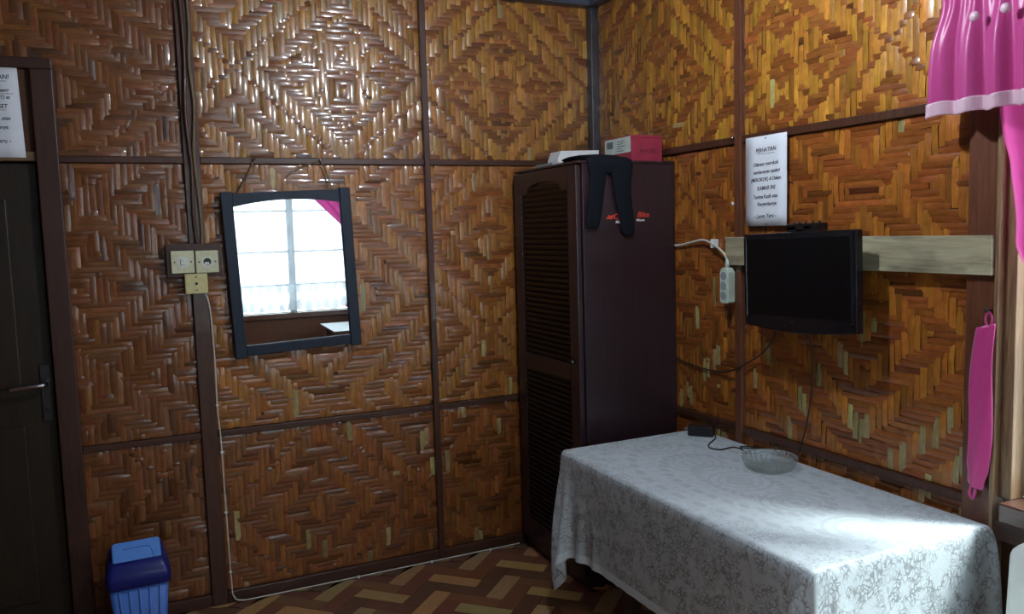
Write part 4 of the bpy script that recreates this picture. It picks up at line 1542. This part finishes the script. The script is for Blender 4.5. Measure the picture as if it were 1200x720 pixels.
MB().lathe([(0.002, 0.0), (0.066, 0.0), (0.078, 0.006), (0.088, 0.024), (0.094, 0.044), (0.090, 0.047), (0.083, 0.040), (0.074, 0.018), (0.060, 0.010), (0.002, 0.009)], (-0.185, -1.435, CZ), 112, rib).build('bowl', MT['glass'], ash)
rests = MB()
for k in range(4):
    a = 0.6 + k * math.pi / 2
    c, s_ = math.cos(a), math.sin(a)
    rests.tube([(-0.185 + c * 0.082, -1.435 + s_ * 0.082, CZ + 0.0482), (-0.185 + c * 0.096, -1.435 + s_ * 0.096, CZ + 0.0495)], 0.005, 10)
rests.build('rim_knobs', MT['glass'], ash)

ad = thing('power_adapter', 'black plug-in power adapter with thin black cord on the lace tablecloth', 'power adapter', (-0.09, -0.95, CZ))
AX = Matrix.Translation((-0.095, -0.945, CZ + 0.022)) @ Matrix.Rotation(math.radians(-50), 4, 'Z')
box('adapter_body', (-0.05, 0.05, -0.030, 0.030, -0.021, 0.021), MT['black'], ad, 0.005, xf=AX)
bl_ = box('adapter_label', (-0.025, 0.025, -0.017, 0.017, 0.0211, 0.0215), MT['iron'], ad, xf=AX)
for s_ in (-0.009, 0.009):
    MB().tube([AX @ Vector((-0.05, s_, 0.002)), AX @ Vector((-0.07, s_, 0.002))], 0.0022, 8).build('plug_pin', MT['steel'], ad)
zc_ = CZ + 0.003
cpts = [tuple(AX @ Vector((0.05, 0, -0.012))), (-0.085, -1.02, zc_), (-0.16, -1.075, zc_), (-0.195, -1.125, zc_), (-0.175, -1.165, zc_), (-0.115, -1.16, zc_), (-0.108, -1.20, zc_), (-0.125, -1.25, zc_),
        (-0.095, -1.275, zc_ + 0.002), (-0.062, -1.262, zc_), (-0.055, -1.30, zc_), (-0.045, -1.325, zc_ + 0.003), (-0.03, -1.30, zc_), (-0.045, -1.25, zc_ + 0.004), (-0.085, -1.215, zc_ + 0.004), (-0.110, -1.205, zc_ + 0.007),
        (-0.085, -1.17, zc_), (-0.06, -1.18, zc_), (-0.055, -1.22, zc_ + 0.002), (-0.045, -1.29, zc_ + 0.004), (-0.036, -1.37, zc_), (-0.027, -1.40, zc_ + 0.01), (-0.022, -1.43, 0.80),
        (-0.013, -1.445, 0.90), (-0.011, -1.455, 1.02), (-0.013, -1.450, 1.12), (-0.05, -1.45, 1.20)]
MB().tube(smooth_path(cpts, 8), 0.0024, 6).build('cord', MT['cordblk'], ad)

# ------------------------------------------------------------------ waste bin
bc = (-2.203, -0.215)
BXF = Matrix.Translation((bc[0], bc[1], 0)) @ Matrix.Rotation(math.radians(2), 4, 'Z')
bn = thing('waste_bin', 'blue plastic swing-lid waste bin on the floor by the door', 'waste bin', (bc[0], bc[1], 0))


def rrect(hx, hy, r, n=5):
    p = []
    for cx, cy, a0 in ((hx - r, hy - r, 0), (-hx + r, hy - r, 90), (-hx + r, -hy + r, 180), (hx - r, -hy + r, 270)):
        for i in range(n + 1):
            a = math.radians(a0 + 90 * i / n)
            p.append((cx + r * math.cos(a), cy + r * math.sin(a)))
    return p


def loft(rings):
    """rings: list of (list2d, z or callable)"""
    V, F = [], []
    n_ = len(rings[0][0])
    for poly_, z_ in rings:
        V += [(u, v, z_(u, v) if callable(z_) else z_) for u, v in poly_]
    for i in range(len(rings) - 1):
        for k in range(n_):
            k2 = (k + 1) % n_
            F.append((i * n_ + k, i * n_ + k2, (i + 1) * n_ + k2, (i + 1) * n_ + k))
    F.append(tuple(range(n_ - 1, -1, -1)))
    F.append(tuple(range((len(rings) - 1) * n_, len(rings) * n_)))
    return V, F


m = MB()
m.add(*loft([(rrect(0.078, 0.066, 0.02), 0.0), (rrect(0.082, 0.070, 0.02), 0.006), (rrect(0.103, 0.090, 0.022), 0.262)]), True)
m.build('bin_body', MT['bin'], bn, xf=BXF)
m = MB()
for x in (-0.07, -0.035, 0.0, 0.035, 0.07):
    m.tube([(x * 0.80, -0.0735, 0.02), (x, -0.0905, 0.25)], 0.0035, 6)
m.build('body_ribs', MT['bin'], bn, xf=BXF)
m = MB()
m.add(*loft([(rrect(0.108, 0.095, 0.024), 0.258), (rrect(0.112, 0.099, 0.024), 0.262), (rrect(0.112, 0.099, 0.024), 0.305), (rrect(0.094, 0.078, 0.02), lambda u, v: 0.362 + 0.30 * v * 0.5)]), True)
m.build('bin_rim', MT['bindark'], bn, xf=BXF)
m = MB()
# swing flap facing the room, sloping
LQ = BXF @ Matrix.Translation((0, -0.036, 0.3585)) @ Matrix.Rotation(math.radians(50), 4, 'X')
m.add(*loft([(rrect(0.084, 0.060, 0.012), 0.0), (rrect(0.084, 0.060, 0.012), 0.010), (rrect(0.080, 0.056, 0.010), 0.013)]), False)
m.build('swing_lid', MT['binlid'], bn, xf=LQ)
m = MB()
m.tube(smooth_path([(-0.045, 0.030, 0.012), (0.03, 0.032, 0.013), (0.050, 0.022, 0.013), (0.058, -0.018, 0.013)], 6), 0.0025, 6)
m.build('lid_ridge', MT['bin'], bn, xf=LQ)

# ------------------------------------------------------------------ small things on the floor, chair, side table, lamp
pe = MB()
for k in range(5):
    a = k * 1.3
    pts_ = []
    for t in range(7):
        q = a + t * 0.5
        rr2 = 0.022 + 0.006 * math.sin(t * 2 + k)
        pts_.append((-0.432 + 0.008 * k + rr2 * math.cos(q), -0.655 - 0.004 * k + rr2 * 0.7 * math.sin(q), 0.004 + 0.008 * abs(math.sin(t * 0.9 + k)) + 0.004 * (k % 3)))
    pe.tube(smooth_path(pts_, 3), 0.0035, 6)
tag(pe.build('orange_peel', MT['peel']), 'small curl of orange peel on the floor at the wardrobe foot', 'peel')

ch = thing('plastic_chair', 'white plastic chair against the wall under the right window, behind the table end', 'chair', (-0.30, -2.47, 0))
CX = Matrix.Translation((-0.345, -2.495, 0.0))      # back toward +x
n = 12
P = np.zeros((15, 12, 3))
for i in range(15):
    a = (i / 14 - 0.5) * 2
    for j in range(12):
        f = j / 11
        hgt = (0.335 - 0.07 * abs(a) ** 3.2) * f
        P[i, j] = (0.20 + 0.05 * f - 0.05 * a * a, a * (0.205 + 0.02 * f), 0.435 + hgt)
MB().grid(P).build('backrest', MT['chair'], ch, solid=0.012, subsurf=1, xf=CX)
m = MB()
m.add(*loft([(rrect(0.20, 0.20, 0.05), 0.405), (rrect(0.215, 0.215, 0.055), 0.425), (rrect(0.19, 0.19, 0.05), 0.430)]), True)
m.build('seat', MT['chair'], ch, xf=CX)
for sx in (-1, 1):
    for sy in (-1, 1):
        MB().tube([(sx * 0.17, sy * 0.17, 0.41), (sx * 0.215, sy * 0.205, 0.0)], [0.026, 0.018], 10).build('leg', MT['chair'], ch, xf=CX)

st = thing('side_table', 'small wooden table with a white cloth below the front window, seen in the mirror', 'table', (-0.33, -3.75, 0))
box('tabletop', (-0.60, -0.08, -4.05, -3.50, 0.60, 0.62), MT['tablewood'], st, 0.003)
for x in (-0.57, -0.15):
    for y in (-4.02, -3.57):
        box('leg', (x, x + 0.04, y, y + 0.04, 0, 0.60), MT['tablewood'], st, 0.003)
c2 = MB()
c2.box(-0.61, -0.07, -4.06, -3.49, 0.6205, 0.624)
tag(c2.build('white_cloth', MT['card'], None, 0.001), 'flat white cloth on the small table below the front window', 'cloth')

lp = thing('pendant_lamp', 'bare bulb pendant lamp hanging from the ceiling in mid room', 'lamp', LAMP_POS)
lx, ly, lz = LAMP_POS
MB().tube([(lx, ly, ZC), (lx, ly, lz + 0.10)], 0.003, 6).build('cord', MT['cordwht'], lp)
MB().lathe([(0.0005, 0.13), (0.014, 0.12), (0.019, 0.09), (0.019, 0.05), (0.0005, 0.05)], LAMP_POS, 18).build('bulb_holder', MT['card'], lp)
MB().lathe([(0.0005, 0.05), (0.016, 0.048), (0.028, 0.025), (0.033, -0.005), (0.028, -0.035), (0.014, -0.052), (0.0005, -0.056)], LAMP_POS, 24).build('bulb', MT['bulb'], lp)
MB().lathe([(0.0005, ZC - lz), (0.04, ZC - lz), (0.035, ZC - lz - 0.02), (0.0005, ZC - lz - 0.025)], LAMP_POS, 20).build('ceiling_rose', MT['card'], lp)
